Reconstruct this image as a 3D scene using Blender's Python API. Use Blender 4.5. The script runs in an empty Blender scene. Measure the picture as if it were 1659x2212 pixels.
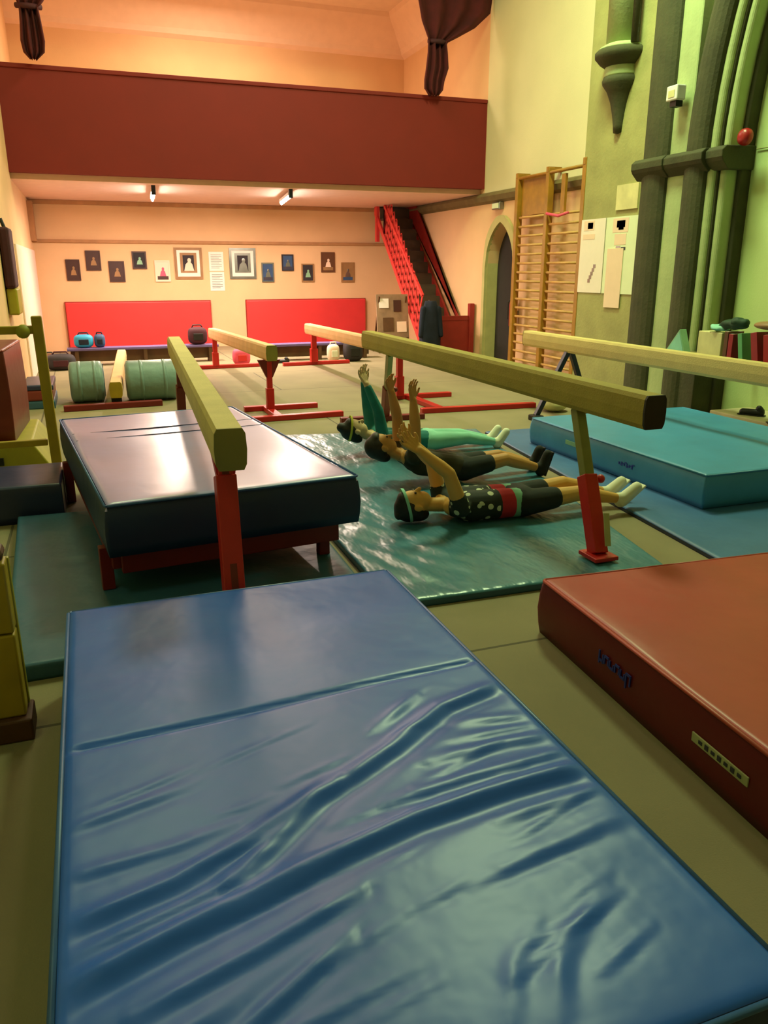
import bpy, bmesh, math, random
from mathutils import Vector, Matrix, noise
random.seed(7)
scene = bpy.context.scene
COL = scene.collection
PI = math.pi

# ------------------------------------------------------------------ materials
def srgb(c):
    return tuple(((v/255.0)/12.92 if v/255.0 <= 0.04045 else ((v/255.0+0.055)/1.055)**2.4) for v in c)

def mat(name, rgb, rough=0.6, var=0.12, scale=6.0, bump=0.0, bscale=40.0, metal=0.0, spec=0.5, emit=0.0, stretch=(1, 1, 1), coat=0.0):
    """procedural material: base colour broken up by noise, optional bump"""
    m = bpy.data.materials.new(name); m.use_nodes = True
    nt = m.node_tree; N = nt.nodes; L = nt.links
    b = N['Principled BSDF']
    base = srgb(rgb)
    tc = N.new('ShaderNodeTexCoord'); mp = N.new('ShaderNodeMapping')
    mp.inputs['Scale'].default_value = stretch
    L.new(tc.outputs['Object'], mp.inputs['Vector'])
    nz = N.new('ShaderNodeTexNoise'); nz.inputs['Scale'].default_value = scale; nz.inputs['Detail'].default_value = 4
    L.new(mp.outputs[0], nz.inputs['Vector'])
    cr = N.new('ShaderNodeValToRGB')
    cr.color_ramp.elements[0].position = 0.3; cr.color_ramp.elements[1].position = 0.7
    cr.color_ramp.elements[0].color = (*[max(0, c*(1-var)) for c in base], 1)
    cr.color_ramp.elements[1].color = (*[min(1, c*(1+var)) for c in base], 1)
    L.new(nz.outputs['Fac'], cr.inputs['Fac']); L.new(cr.outputs[0], b.inputs['Base Color'])
    b.inputs['Roughness'].default_value = rough
    b.inputs['Metallic'].default_value = metal
    b.inputs['Specular IOR Level'].default_value = spec
    if coat:
        b.inputs['Coat Weight'].default_value = coat; b.inputs['Coat Roughness'].default_value = 0.25
    if emit:
        b.inputs['Emission Color'].default_value = (*base, 1); b.inputs['Emission Strength'].default_value = emit
    if bump:
        n2 = N.new('ShaderNodeTexNoise'); n2.inputs['Scale'].default_value = bscale; n2.inputs['Detail'].default_value = 3
        L.new(mp.outputs[0], n2.inputs['Vector'])
        bp = N.new('ShaderNodeBump'); bp.inputs['Strength'].default_value = bump; bp.inputs['Distance'].default_value = 0.02
        L.new(n2.outputs['Fac'], bp.inputs['Height']); L.new(bp.outputs[0], b.inputs['Normal'])
    return m

def band_mat(name, stops, axis=0, rough=0.7, noise_mix=0.0, spots=None):
    """colour bands along an object axis (constant ramp); stops = [(coordinate 0..1, rgb)]"""
    m = bpy.data.materials.new(name); m.use_nodes = True
    nt = m.node_tree; N = nt.nodes; L = nt.links; b = N['Principled BSDF']
    tc = N.new('ShaderNodeTexCoord'); sp = N.new('ShaderNodeSeparateXYZ')
    L.new(tc.outputs['Generated'], sp.inputs[0])
    cr = N.new('ShaderNodeValToRGB'); cr.color_ramp.interpolation = 'CONSTANT'
    el = cr.color_ramp.elements
    for i, (p, c) in enumerate(stops):
        e = el[i] if i < 2 else el.new(p)
        e.position = p; e.color = (*srgb(c), 1)
    L.new(sp.outputs[axis], cr.inputs['Fac'])
    out = cr.outputs[0]
    if spots:
        v = N.new('ShaderNodeTexVoronoi'); v.inputs['Scale'].default_value = spots[0]
        L.new(tc.outputs['Object'], v.inputs['Vector'])
        lt = N.new('ShaderNodeMath'); lt.operation = 'LESS_THAN'; lt.inputs[1].default_value = spots[1]
        L.new(v.outputs['Distance'], lt.inputs[0])
        mk = N.new('ShaderNodeMath'); mk.operation = 'MULTIPLY'
        lim = N.new('ShaderNodeMath'); lim.operation = 'LESS_THAN'; lim.inputs[1].default_value = spots[2]
        L.new(sp.outputs[axis], lim.inputs[0]); L.new(lt.outputs[0], mk.inputs[0]); L.new(lim.outputs[0], mk.inputs[1])
        mx = N.new('ShaderNodeMix'); mx.data_type = 'RGBA'
        L.new(mk.outputs[0], mx.inputs['Factor']); L.new(out, mx.inputs['A']); mx.inputs['B'].default_value = (*srgb(spots[3]), 1)
        out = mx.outputs['Result']
    L.new(out, b.inputs['Base Color']); b.inputs['Roughness'].default_value = rough
    return m

def vinyl(name, rgb, rough=0.33, bump=0.25, stretch=(1, 1, 1), bscale=5.0, var=0.1, bdist=0.03):
    m = mat(name, rgb, rough=rough, var=var, scale=2.5, bump=bump, bscale=bscale, stretch=stretch, spec=0.5)
    for n in m.node_tree.nodes:
        if n.type == 'BUMP': n.inputs['Distance'].default_value = bdist
    return m

M = {}
def floor_mat():
    m = bpy.data.materials.new('floor_carpet'); m.use_nodes = True
    nt = m.node_tree; N = nt.nodes; L = nt.links; b = N['Principled BSDF']
    tc = N.new('ShaderNodeTexCoord'); mp = N.new('ShaderNodeMapping')
    mp.inputs['Location'].default_value = (0.6, -2.79, 0)
    L.new(tc.outputs['Object'], mp.inputs['Vector'])
    br = N.new('ShaderNodeTexBrick'); br.offset = 0.5; br.squash = 1
    br.inputs['Scale'].default_value = 1.0; br.inputs['Brick Width'].default_value = 6.0; br.inputs['Row Height'].default_value = 1.98
    br.inputs['Mortar Size'].default_value = 0.010; br.inputs['Mortar Smooth'].default_value = 0.3
    c = srgb((142, 130, 98))
    br.inputs['Color1'].default_value = (*c, 1); br.inputs['Color2'].default_value = (*[v*0.94 for v in c], 1)
    br.inputs['Mortar'].default_value = (*[v*0.38 for v in c], 1)
    L.new(mp.outputs[0], br.inputs['Vector'])
    nz = N.new('ShaderNodeTexNoise'); nz.inputs['Scale'].default_value = 1.6; nz.inputs['Detail'].default_value = 5
    L.new(tc.outputs['Object'], nz.inputs['Vector'])
    cr = N.new('ShaderNodeValToRGB'); cr.color_ramp.elements[0].position = .3; cr.color_ramp.elements[1].position = .7
    cr.color_ramp.elements[0].color = (.8, .8, .8, 1); cr.color_ramp.elements[1].color = (1, 1, 1, 1)
    L.new(nz.outputs['Fac'], cr.inputs['Fac'])
    mx = N.new('ShaderNodeMix'); mx.data_type = 'RGBA'; mx.blend_type = 'MULTIPLY'; mx.inputs['Factor'].default_value = 1
    L.new(br.outputs['Color'], mx.inputs['A']); L.new(cr.outputs[0], mx.inputs['B'])
    L.new(mx.outputs['Result'], b.inputs['Base Color']); b.inputs['Roughness'].default_value = .85
    n2 = N.new('ShaderNodeTexNoise'); n2.inputs['Scale'].default_value = 160
    L.new(tc.outputs['Object'], n2.inputs['Vector'])
    bp = N.new('ShaderNodeBump'); bp.inputs['Strength'].default_value = .25; bp.inputs['Distance'].default_value = .004
    L.new(n2.outputs['Fac'], bp.inputs['Height']); L.new(bp.outputs[0], b.inputs['Normal'])
    return m
M['floor'] = floor_mat()
def M_(k, *a, **kw): M[k] = mat(k, *a, **kw)
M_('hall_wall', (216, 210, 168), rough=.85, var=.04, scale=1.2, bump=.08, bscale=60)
M_('green_lit_wall', (196, 218, 152), rough=.85, var=.04, scale=1.2, bump=.08, bscale=60)  # greener copy of the hall wall, green lamp light put into the colour
M_('peach_lit_wall', (226, 186, 140), rough=.85, var=.05, scale=1.4, bump=.08, bscale=60)  # peach tone holds the alcove's warm light in the wall colour
M_('peach_trim', (176, 128, 84), rough=.7)
M_('white_wall', (236, 206, 190), rough=.8, var=.03)
M_('ceiling', (225, 200, 170), rough=.9, var=.04)
M_('soffit', (232, 196, 180), rough=.8, var=.04)
M_('cornice', (236, 206, 178), rough=.8, var=.03)
M_('gallery_red', (118, 20, 12), rough=.75, var=.05, scale=2)
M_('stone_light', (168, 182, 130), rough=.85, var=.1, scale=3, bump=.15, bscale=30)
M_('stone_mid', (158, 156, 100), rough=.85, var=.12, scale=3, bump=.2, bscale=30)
M_('stone_dark_shade', (66, 66, 40), rough=.85, var=.2, scale=4, bump=.2, bscale=30)  # shade of the pier shafts painted in; also used for dark corbel parts
M_('string', (116, 100, 62), rough=.85, var=.15)
M_('void', (40, 33, 28), rough=.9)
M_('jamb', (186, 176, 118), rough=.85, var=.08)
M_('beam', (214, 190, 124), rough=.75, var=.08, scale=5, bump=.15, bscale=90)
M_('beam_far', (222, 178, 128), rough=.75, var=.08, scale=5)
M_('beam_olive', (162, 142, 58), rough=.75, var=.1, scale=5, bump=.15, bscale=90)
M_('beam_end', (140, 126, 48), rough=.7)
M_('black', (18, 17, 17), rough=.5)
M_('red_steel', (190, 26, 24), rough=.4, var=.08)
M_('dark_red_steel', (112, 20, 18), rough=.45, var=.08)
M_('olive_steel', (128, 128, 70), rough=.4, var=.12)
M_('navy_steel', (30, 34, 52), rough=.4)
M_('steel', (140, 140, 130), rough=.3, metal=.8)
M['blue_vinyl'] = vinyl('blue_vinyl', (42, 96, 204), rough=.36, bump=.22, bscale=4, var=.06)
M['blue_vinyl'].node_tree.nodes['Principled BSDF'].inputs['Specular IOR Level'].default_value = .38
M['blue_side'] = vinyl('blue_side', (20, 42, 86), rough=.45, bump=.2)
M['blue_piping'] = mat('blue_piping', (60, 100, 170), rough=.4)
M['lilac_sheen_vinyl'] = vinyl('lilac_sheen_vinyl', (164, 150, 226), rough=.36, bump=.2, bscale=4)  # blue mat top; lilac base paints in the reflected alcove light
b_ = M['lilac_sheen_vinyl'].node_tree.nodes['Principled BSDF']; b_.inputs['Coat Weight'].default_value = .9; b_.inputs['Coat Roughness'].default_value = .3
M['navy_vinyl'] = vinyl('navy_vinyl', (34, 44, 84), rough=.36, bump=.2)
M['green_vinyl'] = vinyl('green_vinyl', (68, 122, 144), rough=.30, bump=.5, bscale=5, stretch=(1.3, .55, 1), var=.12, bdist=.05)
M['dark_green_vinyl'] = vinyl('dark_green_vinyl', (48, 92, 122), rough=.42, bump=.3, bscale=5)
M['teal_vinyl'] = vinyl('teal_vinyl', (62, 140, 186), rough=.42, bump=.25, bscale=4, var=.1)
M['steelblue_vinyl'] = vinyl('steelblue_vinyl', (58, 104, 156), rough=.45, bump=.3, bscale=4, var=.12)
M['red_vinyl'] = vinyl('red_vinyl', (176, 42, 44), rough=.40, bump=.2, bscale=3, var=.08)
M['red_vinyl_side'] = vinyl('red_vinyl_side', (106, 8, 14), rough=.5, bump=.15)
M['red_piping'] = mat('red_piping', (176, 66, 52), rough=.45)
M['maroon_vinyl'] = vinyl('maroon_vinyl', (124, 44, 40), rough=.42, bump=.15)
M['grey_green'] = vinyl('grey_green', (120, 146, 146), rough=.45, bump=.3, bscale=8, var=.14)
M_('panel_red', (214, 52, 52), rough=.5, var=.05, scale=3)
M_('yellow_wood', (166, 138, 24), rough=.5, var=.15, scale=6)
M_('yellow_bright', (160, 148, 34), rough=.5, var=.12)
M_('foot_wood', (84, 46, 22), rough=.6, var=.2)
M_('bar_wood', (160, 112, 28), rough=.5, var=.15, scale=8)
M_('rung_wood', (196, 152, 84), rough=.5, var=.12)
M_('frame_dark', (64, 34, 26), rough=.5)
M_('frame_tan', (150, 112, 70), rough=.5)
M_('paper', (236, 226, 214), rough=.9, var=.03)
M_('paper_green', (222, 232, 196), rough=.9, var=.03)
M_('paper_pink', (236, 208, 184), rough=.9, var=.03)
M_('ink', (60, 56, 66), rough=.9)
M_('bench_top', (98, 82, 134), rough=.5)
M_('bench_wood', (88, 58, 30), rough=.6, var=.2)
M_('stair_red', (216, 60, 58), rough=.45, var=.06)
M_('stair_deep', (142, 34, 26), rough=.5, var=.1)
M_('tread', (80, 64, 50), rough=.7, var=.15)
M_('skin_warm', (216, 160, 84), rough=.6, var=.06)
M_('skin_tan', (194, 136, 74), rough=.6, var=.06)
M_('skin_pale', (216, 178, 138), rough=.6, var=.05)
M_('hair_dark', (30, 22, 18), rough=.6, var=.3, scale=30, stretch=(1, 6, 6))
M_('hair_black', (18, 15, 15), rough=.6, var=.3, scale=30)
M_('black_cloth', (24, 26, 26), rough=.85, var=.3, scale=15)
M_('brown_cloth', (52, 44, 26), rough=.85, var=.3, scale=10)
M_('teal_cloth', (24, 112, 112), rough=.8, var=.2, scale=8)
M_('mint_cloth', (140, 204, 184), rough=.8, var=.1, scale=8)
M_('white_cloth', (226, 226, 206), rough=.8, var=.08)
M_('yellow_cloth', (206, 196, 70), rough=.8)
M_('curtain', (74, 12, 16), rough=.9, var=.25, scale=6)
M_('tube', (255, 246, 236), rough=.4, emit=60.0)
M_('fitting', (235, 235, 230), rough=.5)
M_('eye', (15, 12, 12), rough=.2)
M_('cream_card', (214, 206, 150), rough=.8)
M_('book_red', (150, 22, 34), rough=.6)
M_('book_green', (88, 160, 104), rough=.6)
M_('book_brown', (96, 58, 30), rough=.6)
M_('dark_green', (26, 60, 38), rough=.7)
M_('wedge_teal', (132, 178, 140), rough=.5)
M_('pink', (226, 84, 112), rough=.7)
M_('aqua', (40, 146, 186), rough=.6)
M_('denim', (46, 74, 112), rough=.7)
M_('maroon_cloth', (64, 18, 30), rough=.8, var=.2)
M_('charcoal', (44, 38, 42), rough=.8, var=.25)
M_('board_grey', (140, 112, 84), rough=.8, var=.25, scale=5)
M_('sign_blue', (34, 48, 150), rough=.5)
M_('label_cream', (176, 176, 132), rough=.7)
M_('alarm_red', (160, 26, 30), rough=.35)
M_('shelf_wood', (120, 112, 62), rough=.6)
M_('plinth', (198, 190, 150), rough=.8)
M_('navy_coat', (20, 26, 44), rough=.9, var=.4, scale=6)

# ------------------------------------------------------------------ mesh builder
class MB:
    def __init__(s): s.v = []; s.f = []
    def add(s, vs, fs):
        o = len(s.v); s.v += [tuple(v) for v in vs]; s.f += [tuple(i+o for i in f) for f in fs]; return s
    def box(s, c, d, rot=None):
        x, y, z = d[0]/2, d[1]/2, d[2]/2
        vs = [Vector(p) for p in ((-x,-y,-z),(x,-y,-z),(x,y,-z),(-x,y,-z),(-x,-y,z),(x,-y,z),(x,y,z),(-x,y,z))]
        if rot is not None: vs = [rot @ v for v in vs]
        c = Vector(c)
        return s.add([v+c for v in vs], [(0,3,2,1),(4,5,6,7),(0,1,5,4),(1,2,6,5),(2,3,7,6),(3,0,4,7)])
    def bx(s, x0, x1, y0, y1, z0, z1):
        return s.box(((x0+x1)/2, (y0+y1)/2, (z0+z1)/2), (abs(x1-x0), abs(y1-y0), abs(z1-z0)))
    def bar(s, a, b, w, h, up=(0, 0, 1)):
        a, b = Vector(a), Vector(b); d = (b-a); ln = d.length; d.normalize()
        u = Vector(up); sd = d.cross(u)
        if sd.length < 1e-4: sd = d.cross(Vector((1, 0, 0)))
        sd.normalize(); u = sd.cross(d).normalized()
        R = Matrix((sd, d, u)).transposed()
        return s.box((a+b)/2, (w, ln, h), R)
    def tube(s, pts, rad, n=12, cap=True):
        pts = [Vector(p) for p in pts]
        if not hasattr(rad, '__len__'): rad = [rad]*len(pts)
        vs = []; fs = []
        prev = None
        for i, p in enumerate(pts):
            t = (pts[min(i+1, len(pts)-1)] - pts[max(i-1, 0)]).normalized()
            if prev is None:
                a = Vector((0, 0, 1)) if abs(t.z) < .9 else Vector((1, 0, 0))
                u = t.cross(a).normalized()
            else:
                u = (prev - t*prev.dot(t)).normalized()
            prev = u; w = t.cross(u)
            for k in range(n):
                an = 2*PI*k/n
                vs.append(p + (u*math.cos(an)+w*math.sin(an))*rad[i])
        for i in range(len(pts)-1):
            for k in range(n):
                k2 = (k+1) % n
                fs.append((i*n+k, i*n+k2, (i+1)*n+k2, (i+1)*n+k))
        if cap:
            fs.append(tuple(range(n-1, -1, -1))); fs.append(tuple((len(pts)-1)*n+k for k in range(n)))
        return s.add(vs, fs)
    def capsule(s, a, b, ra, rb, n=14):
        a, b = Vector(a), Vector(b); d = (b-a); ln = d.length
        d = d.normalized() if ln > 1e-6 else Vector((0, 0, 1))
        pts = []; rs = []
        for k in range(5):
            t = (k+.35)/5*PI/2; pts.append(a - d*ra*math.cos(t)); rs.append(ra*math.sin(t))
        pts.append(a); rs.append(ra)
        for k in range(1, 4): pts.append(a+(b-a)*k/4); rs.append(ra+(rb-ra)*k/4)
        pts.append(b); rs.append(rb)
        for k in range(4, -1, -1):
            t = (k+.35)/5*PI/2; pts.append(b + d*rb*math.cos(t)); rs.append(rb*math.sin(t))
        return s.tube(pts, rs, n)
    def ball(s, c, r, R=None, nu=20, nv=14):
        c = Vector(c); r = (r, r, r) if not hasattr(r, '__len__') else r
        vs = []; fs = []
        for i in range(1, nv):
            t = PI*i/nv
            for k in range(nu):
                a = 2*PI*k/nu
                p = Vector((r[0]*math.sin(t)*math.cos(a), r[1]*math.sin(t)*math.sin(a), r[2]*math.cos(t)))
                vs.append(c + (R @ p if R is not None else p))
        top = Vector((0, 0, r[2])); bot = -top
        vs.append(c+(R @ top if R is not None else top)); vs.append(c+(R @ bot if R is not None else bot))
        T = len(vs)-2; B = T+1
        for i in range(nv-2):
            for k in range(nu):
                k2 = (k+1) % nu
                fs.append((i*nu+k, (i+1)*nu+k, (i+1)*nu+k2, i*nu+k2))
        for k in range(nu):
            fs.append((T, k, (k+1) % nu)); fs.append((B, (nv-2)*nu+(k+1) % nu, (nv-2)*nu+k))
        return s.add(vs, fs)
    def prism(s, poly, axis, a, b):
        """extrude a 2-D polygon along axis ('x','y','z') from a to b; poly in the remaining two axes, in order"""
        def P(q, h): return {'x': (h, q[0], q[1]), 'y': (q[0], h, q[1]), 'z': (q[0], q[1], h)}[axis]
        n = len(poly)
        vs = [P(q, a) for q in poly]+[P(q, b) for q in poly]
        fs = [tuple(range(n-1, -1, -1)), tuple(range(n, 2*n))]+[(i, (i+1) % n, n+(i+1) % n, n+i) for i in range(n)]
        return s.add(vs, fs)
    def lathe(s, prof, c, n=24, a0=0, a1=2*PI, R=None):
        c = Vector(c); full = abs(a1-a0-2*PI) < 1e-6; m = n if full else n+1
        vs = []; fs = []
        for r, z in prof:
            for k in range(m):
                a = a0+(a1-a0)*k/n
                p = Vector((r*math.cos(a), r*math.sin(a), z)); vs.append(c+(R @ p if R is not None else p))
        for i in range(len(prof)-1):
            for k in range(n):
                k2 = (k+1) % m
                fs.append((i*m+k, i*m+k2, (i+1)*m+k2, (i+1)*m+k))
        fs.append(tuple(range(m-1, -1, -1))); fs.append(tuple((len(prof)-1)*m+k for k in range(m)))
        return s.add(vs, fs)
    def lump(s, a, f):
        s.v = [tuple(Vector(v)+Vector((noise.noise(Vector(v)*f), noise.noise(Vector(v)*f+Vector((9, 3, 1))), noise.noise(Vector(v)*f+Vector((2, 8, 5)))))*a) for v in s.v]; return s
    def build(s, name, m, parent=None, smooth=False, bevel=0.0, label=None, fix=True):
        me = bpy.data.meshes.new(name); me.from_pydata(s.v, [], s.f); me.update()
        if fix:
            b = bmesh.new(); b.from_mesh(me); bmesh.ops.recalc_face_normals(b, faces=b.faces); b.to_mesh(me); b.free()
        if smooth:
            for p in me.polygons: p.use_smooth = True
        me.materials.append(M[m] if isinstance(m, str) else m)
        o = bpy.data.objects.new(name, me); COL.objects.link(o)
        if parent is not None: o.parent = parent
        if bevel:
            bv = o.modifiers.new('bevel', 'BEVEL'); bv.width = bevel; bv.segments = 2; bv.limit_method = 'ANGLE'; bv.angle_limit = .7
        if label: o['label'] = label
        return o

def thing(name, label, cat, loc=(0, 0, 0), rotz=0, group=None):
    o = bpy.data.objects.new(name, None); COL.objects.link(o)
    o.location = loc; o.rotation_euler = (0, 0, rotz); o.empty_display_size = .1
    o['label'] = label; o['category'] = cat
    if group: o['group'] = group
    return o
def tag(o, label, cat, group=None):
    o['label'] = label; o['category'] = cat
    if group: o['group'] = group
    return o
def struct(o): o['kind'] = 'structure'; return o
def dup(root, loc=None, rotz=None, label=None, group=None):
    r = root.copy(); COL.objects.link(r)
    if loc is not None: r.location = loc
    if rotz is not None: r.rotation_euler = (0, 0, rotz)
    if label: r['label'] = label
    if group: r['group'] = group
    for ch in list(root.children):
        c = ch.copy(); COL.objects.link(c); c.parent = r
        for g in list(ch.children):
            d = g.copy(); COL.objects.link(d); d.parent = c
    return r

# ------------------------------------------------------------------ room shell
XR = 6.8; XL = -0.87; YB = 17.4; YG = 13.6; YF = -4.0; ZC = 7.4
struct(MB().bx(-3.2, 7.6, YF-.2, YB+.3, -.2, 0).build('floor', 'floor'))
struct(MB().bx(-1.2, XR+.4, YB, YB+.25, 0, ZC).build('wall_back', 'peach_lit_wall'))
struct(MB().bx(XL-.2, XL, 8.6, YB, 0, ZC).build('wall_left', 'peach_lit_wall'))
struct(MB().bx(-3.0, XL-.2, 8.6, 8.8, 0, ZC).build('wall_left_return', 'hall_wall'))
struct(MB().bx(-3.2, -3.0, YF, 8.8, 0, ZC).build('wall_left_hall', 'hall_wall'))
struct(MB().bx(-3.2, XR+.4, YF-.2, YF, 0, ZC).build('wall_front', 'hall_wall'))
struct(MB().bx(-3.2, XR+.6, YF-.2, YG, ZC, ZC+.2).build('ceiling_hall', 'ceiling'))
# ceiling over the alcove
struct(MB().bx(-1.2, XR+.4, YG, YB+.2, 6.5, 6.7).build('ceiling_alcove', 'ceiling'))
struct(MB().bx(-1.2, XR+.4, YG, YG+.25, 6.2, ZC).build('wall_arch_header', 'peach_lit_wall'))
struct(MB().bx(XR, XR+.25, YG-.16, YB, 0, ZC).build('wall_right_alcove', 'peach_lit_wall'))  # edge of the warm light painted as a change of wall colour
# hall right wall with the pointed doorway (y 12.2 - 13.25)
dy0, dy1, dspr, dtop = 12.22, 13.24, 1.62, 2.36
def archz(y):
    w = dy1-dy0; R = (w*w/4+(dtop-dspr)**2)/w
    m = (dy0+dy1)/2; d = abs(y-m)
    return dspr+math.sqrt(max(0, R*R-(R-(w/2-d))**2))
b = MB()
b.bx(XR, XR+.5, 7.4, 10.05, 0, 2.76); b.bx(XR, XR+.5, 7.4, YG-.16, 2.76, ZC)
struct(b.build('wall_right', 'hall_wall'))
b = MB()
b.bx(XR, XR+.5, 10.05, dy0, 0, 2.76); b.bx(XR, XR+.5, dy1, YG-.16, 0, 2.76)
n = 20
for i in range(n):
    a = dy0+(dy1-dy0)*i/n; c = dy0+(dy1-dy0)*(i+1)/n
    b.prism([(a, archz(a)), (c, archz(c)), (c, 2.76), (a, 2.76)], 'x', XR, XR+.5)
struct(b.build('wall_right_lower', 'peach_lit_wall'))  # peach paints the warm light onto the lower hall wall
struct(MB().bx(XR, XR+.5, YF, 7.4, 0, ZC).build('wall_right_near', 'green_lit_wall'))  # wall right of the pier, its green light painted in
# doorway: pale stone surround and a dark boarded door standing in the recess
sur = MB()
n = 24
inn = [(dy0, 0)]+[(dy0+(dy1-dy0)*i/n, archz(dy0+(dy1-dy0)*i/n)) for i in range(n+1)]+[(dy1, 0)]
cy = (dy0+dy1)/2
def outp(p):
    y, z = p
    s = .09
    return (y+(s if y > cy+.01 else -s if y < cy-.01 else 0), z+(s*1.2 if z > dspr+.3 else s*.4 if z > 0 else 0))
for i in range(len(inn)-1):
    a, c = inn[i], inn[i+1]
    ao, co = outp(a), outp(c)
    sur.prism([a, c, co, ao], 'x', XR-.05, XR+.02)
d1 = struct(bpy.data.objects.new('door_1', None)); COL.objects.link(d1)
sur.build('door_surround', 'jamb', d1)
rev = MB(); rev.bx(XR, XR+.22, dy1-.012, dy1, 0, dspr+.1); rev.bx(XR, XR+.22, dy0, dy0+.012, 0, dspr+.1)
rev.build('door_reveal', 'jamb', d1)
leaf = MB().prism([(dy0+.02, 0)]+[(dy0+.02+(dy1-dy0-.04)*i/n, archz(dy0+(dy1-dy0)*i/n)-.02) for i in range(n+1)]+[(dy1-.02, 0)], 'x', XR+.20, XR+.25)
leaf.build('door_leaf', 'void', d1)
# gallery: dark red front with top rail, soffit behind
gf = struct(MB().bx(XL, XR-.004, YG-.15, YG, 2.94, 4.30).build('wall_gallery_front', 'gallery_red'))
struct(MB().bx(XL, XR-.004, YG-.17, YG+.03, 4.30, 4.36).build('trim_1', 'gallery_red', bevel=.01))
struct(MB().bx(XL, XR-.004, YG, YB, 2.86, 3.02).build('ceiling_gallery_soffit', 'soffit'))
# rails, cornice and string course
struct(MB().bx(XL, XR, YB-.05, YB, 2.08, 2.14).build('trim_2', 'peach_trim', bevel=.01))
struct(MB().bx(XL, XR, YB-.06, YB, 2.78, 2.86).build('trim_3', 'peach_trim', bevel=.01))
cor = MB().prism([(YB, 5.80), (YB-.10, 5.86), (YB-.14, 5.95), (YB-.52, 6.42), (YB-.55, 6.5), (YB, 6.5)], 'x', XL, XR)
struct(cor.build('trim_4', 'cornice'))
cor2 = MB().prism([(XR, 5.80), (XR-.10, 5.86), (XR-.14, 5.95), (XR-.52, 6.42), (XR-.55, 6.5), (XR, 6.5)], 'y', YG+.3, YB-.001)
struct(cor2.build('trim_5', 'cornice'))
st = MB().prism([(XR, 2.68), (XR-.06, 2.72), (XR-.09, 2.80), (XR-.05, 2.85), (XR, 2.87)], 'y', 8.2, YB)
struct(st.build('trim_6', 'string'))
struct(MB().bx(XL, XL+.025, 12.6, 17.2, 0.02, 1.93).build('trim_7', 'white_wall', bevel=.006))
struct(MB().bx(XL, XL+.09, 16.9, YB-.06, 2.1, 2.8).build('trim_8', 'peach_trim'))

# ------------------------------------------------------------------ stone pier with shafts, arch mouldings and corbel
pier = struct(bpy.data.objects.new('wall_pier', None)); COL.objects.link(pier)
MB().bx(6.58, XR, 8.50, 10.05, 0, ZC).build('pilaster', 'stone_mid', pier, bevel=.02)
SPR = 2.70; RA = 6.2
def sweep(ys, prof_r, x, mname, nm, below=True, lean=True, zt=ZC):
    """vertical moulding (rounded strip from ys[0] to ys[1]) that bends over toward the camera above the springing"""
    y0, y1 = ys; w = (y1-y0)
    pts = []
    zs = [0, 1.3, SPR]+[SPR+(zt-SPR)*k/14 for k in range(1, 15)] if below else [SPR+(zt-SPR)*k/14 for k in range(15)]
    for z in zs:
        h = max(0, z-SPR); dy = -(RA-math.sqrt(max(.01, RA*RA-min(h, RA-.05)**2))) if lean else 0
        pts.append((z, dy))
    prof = []
    for k in range(9):
        a = PI*k/8
        prof.append((x-prof_r*math.sin(a), y0+w*(.5-.5*math.cos(a))))
    prof = [(XR+.01, y0)]+prof+[(XR+.01, y1)]
    b = MB(); m = len(prof); vs = []; fs = []
    for z, dy in pts:
        for px, py in prof: vs.append((px, py+dy, z))
    for i in range(len(pts)-1):
        for k in range(m):
            k2 = (k+1) % m; fs.append((i*m+k, i*m+k2, (i+1)*m+k2, (i+1)*m+k))
    fs.append(tuple(range(m))); fs.append(tuple((len(pts)-1)*m+k for k in range(m)))
    b.add(vs, fs)
    return b.build(nm, mname, pier, smooth=False)
sweep((8.52, 8.66), .03, 6.52, 'stone_light', 'pier_fillet', lean=False)
sweep((8.08, 8.54), .10, 6.44, 'stone_dark_shade', 'pier_shaft', lean=False)  # shadow side of the shaft painted as a dark tone
sweep((7.78, 8.10), .02, 6.44, 'stone_light', 'pier_fillet', lean=False)
sweep((7.46, 7.80), .09, 6.44, 'stone_dark_shade', 'pier_shaft')
sweep((7.37, 7.48), .04, 6.48, 'stone_light', 'pier_roll')
sweep((7.35, 7.38), .01, 6.50, 'stone_dark_shade', 'pier_groove')
sweep((7.26, 7.36), .04, 6.55, 'stone_light', 'pier_roll')
sweep((7.20, 7.27), .02, 6.68, 'stone_dark_shade', 'pier_groove')
pl_ = MB(); pl_.prism([(XR, 0), (6.40, 0), (6.40, .62), (6.44, .68), (XR, .70)], 'y', 7.24, 7.56)
pl_.build('pier_plinth', 'stone_dark_shade', pier, bevel=.01)
cap = MB()
for (y0, y1, x) in ((8.04, 8.60, 6.29), (7.42, 8.06, 6.31), (7.17, 7.44, 6.36)):
    cap.prism([(XR, 2.60), (x+.10, 2.60), (x+.02, 2.68), (x, 2.72), (x, 2.79), (x+.05, 2.83), (XR, 2.84)], 'y', y0, y1)
cap.build('pier_capital_band', 'stone_dark_shade', pier, bevel=.01)
cb_ = MB()
RX = Matrix.Rotation(0, 3, 'Z')
cprof = [(.005, 3.24), (.065, 3.25), (.075, 3.34), (.095, 3.46), (.13, 3.60), (.18, 3.72), (.24, 3.80), (.25, 3.84), (.235, 3.88)]
cb_.lathe(cprof, (6.58, 9.32, 0), 28)
cb_.build('corbel_bell', 'stone_dark_shade', pier, smooth=True)
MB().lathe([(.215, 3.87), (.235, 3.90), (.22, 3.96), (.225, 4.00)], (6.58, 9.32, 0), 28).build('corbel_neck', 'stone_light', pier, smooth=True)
MB().lathe([(.225, 3.99), (.30, 4.04), (.355, 4.10), (.36, 4.15), (.33, 4.18)], (6.58, 9.32, 0), 28).build('corbel_ring', 'stone_dark_shade', pier, smooth=True)
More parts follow.
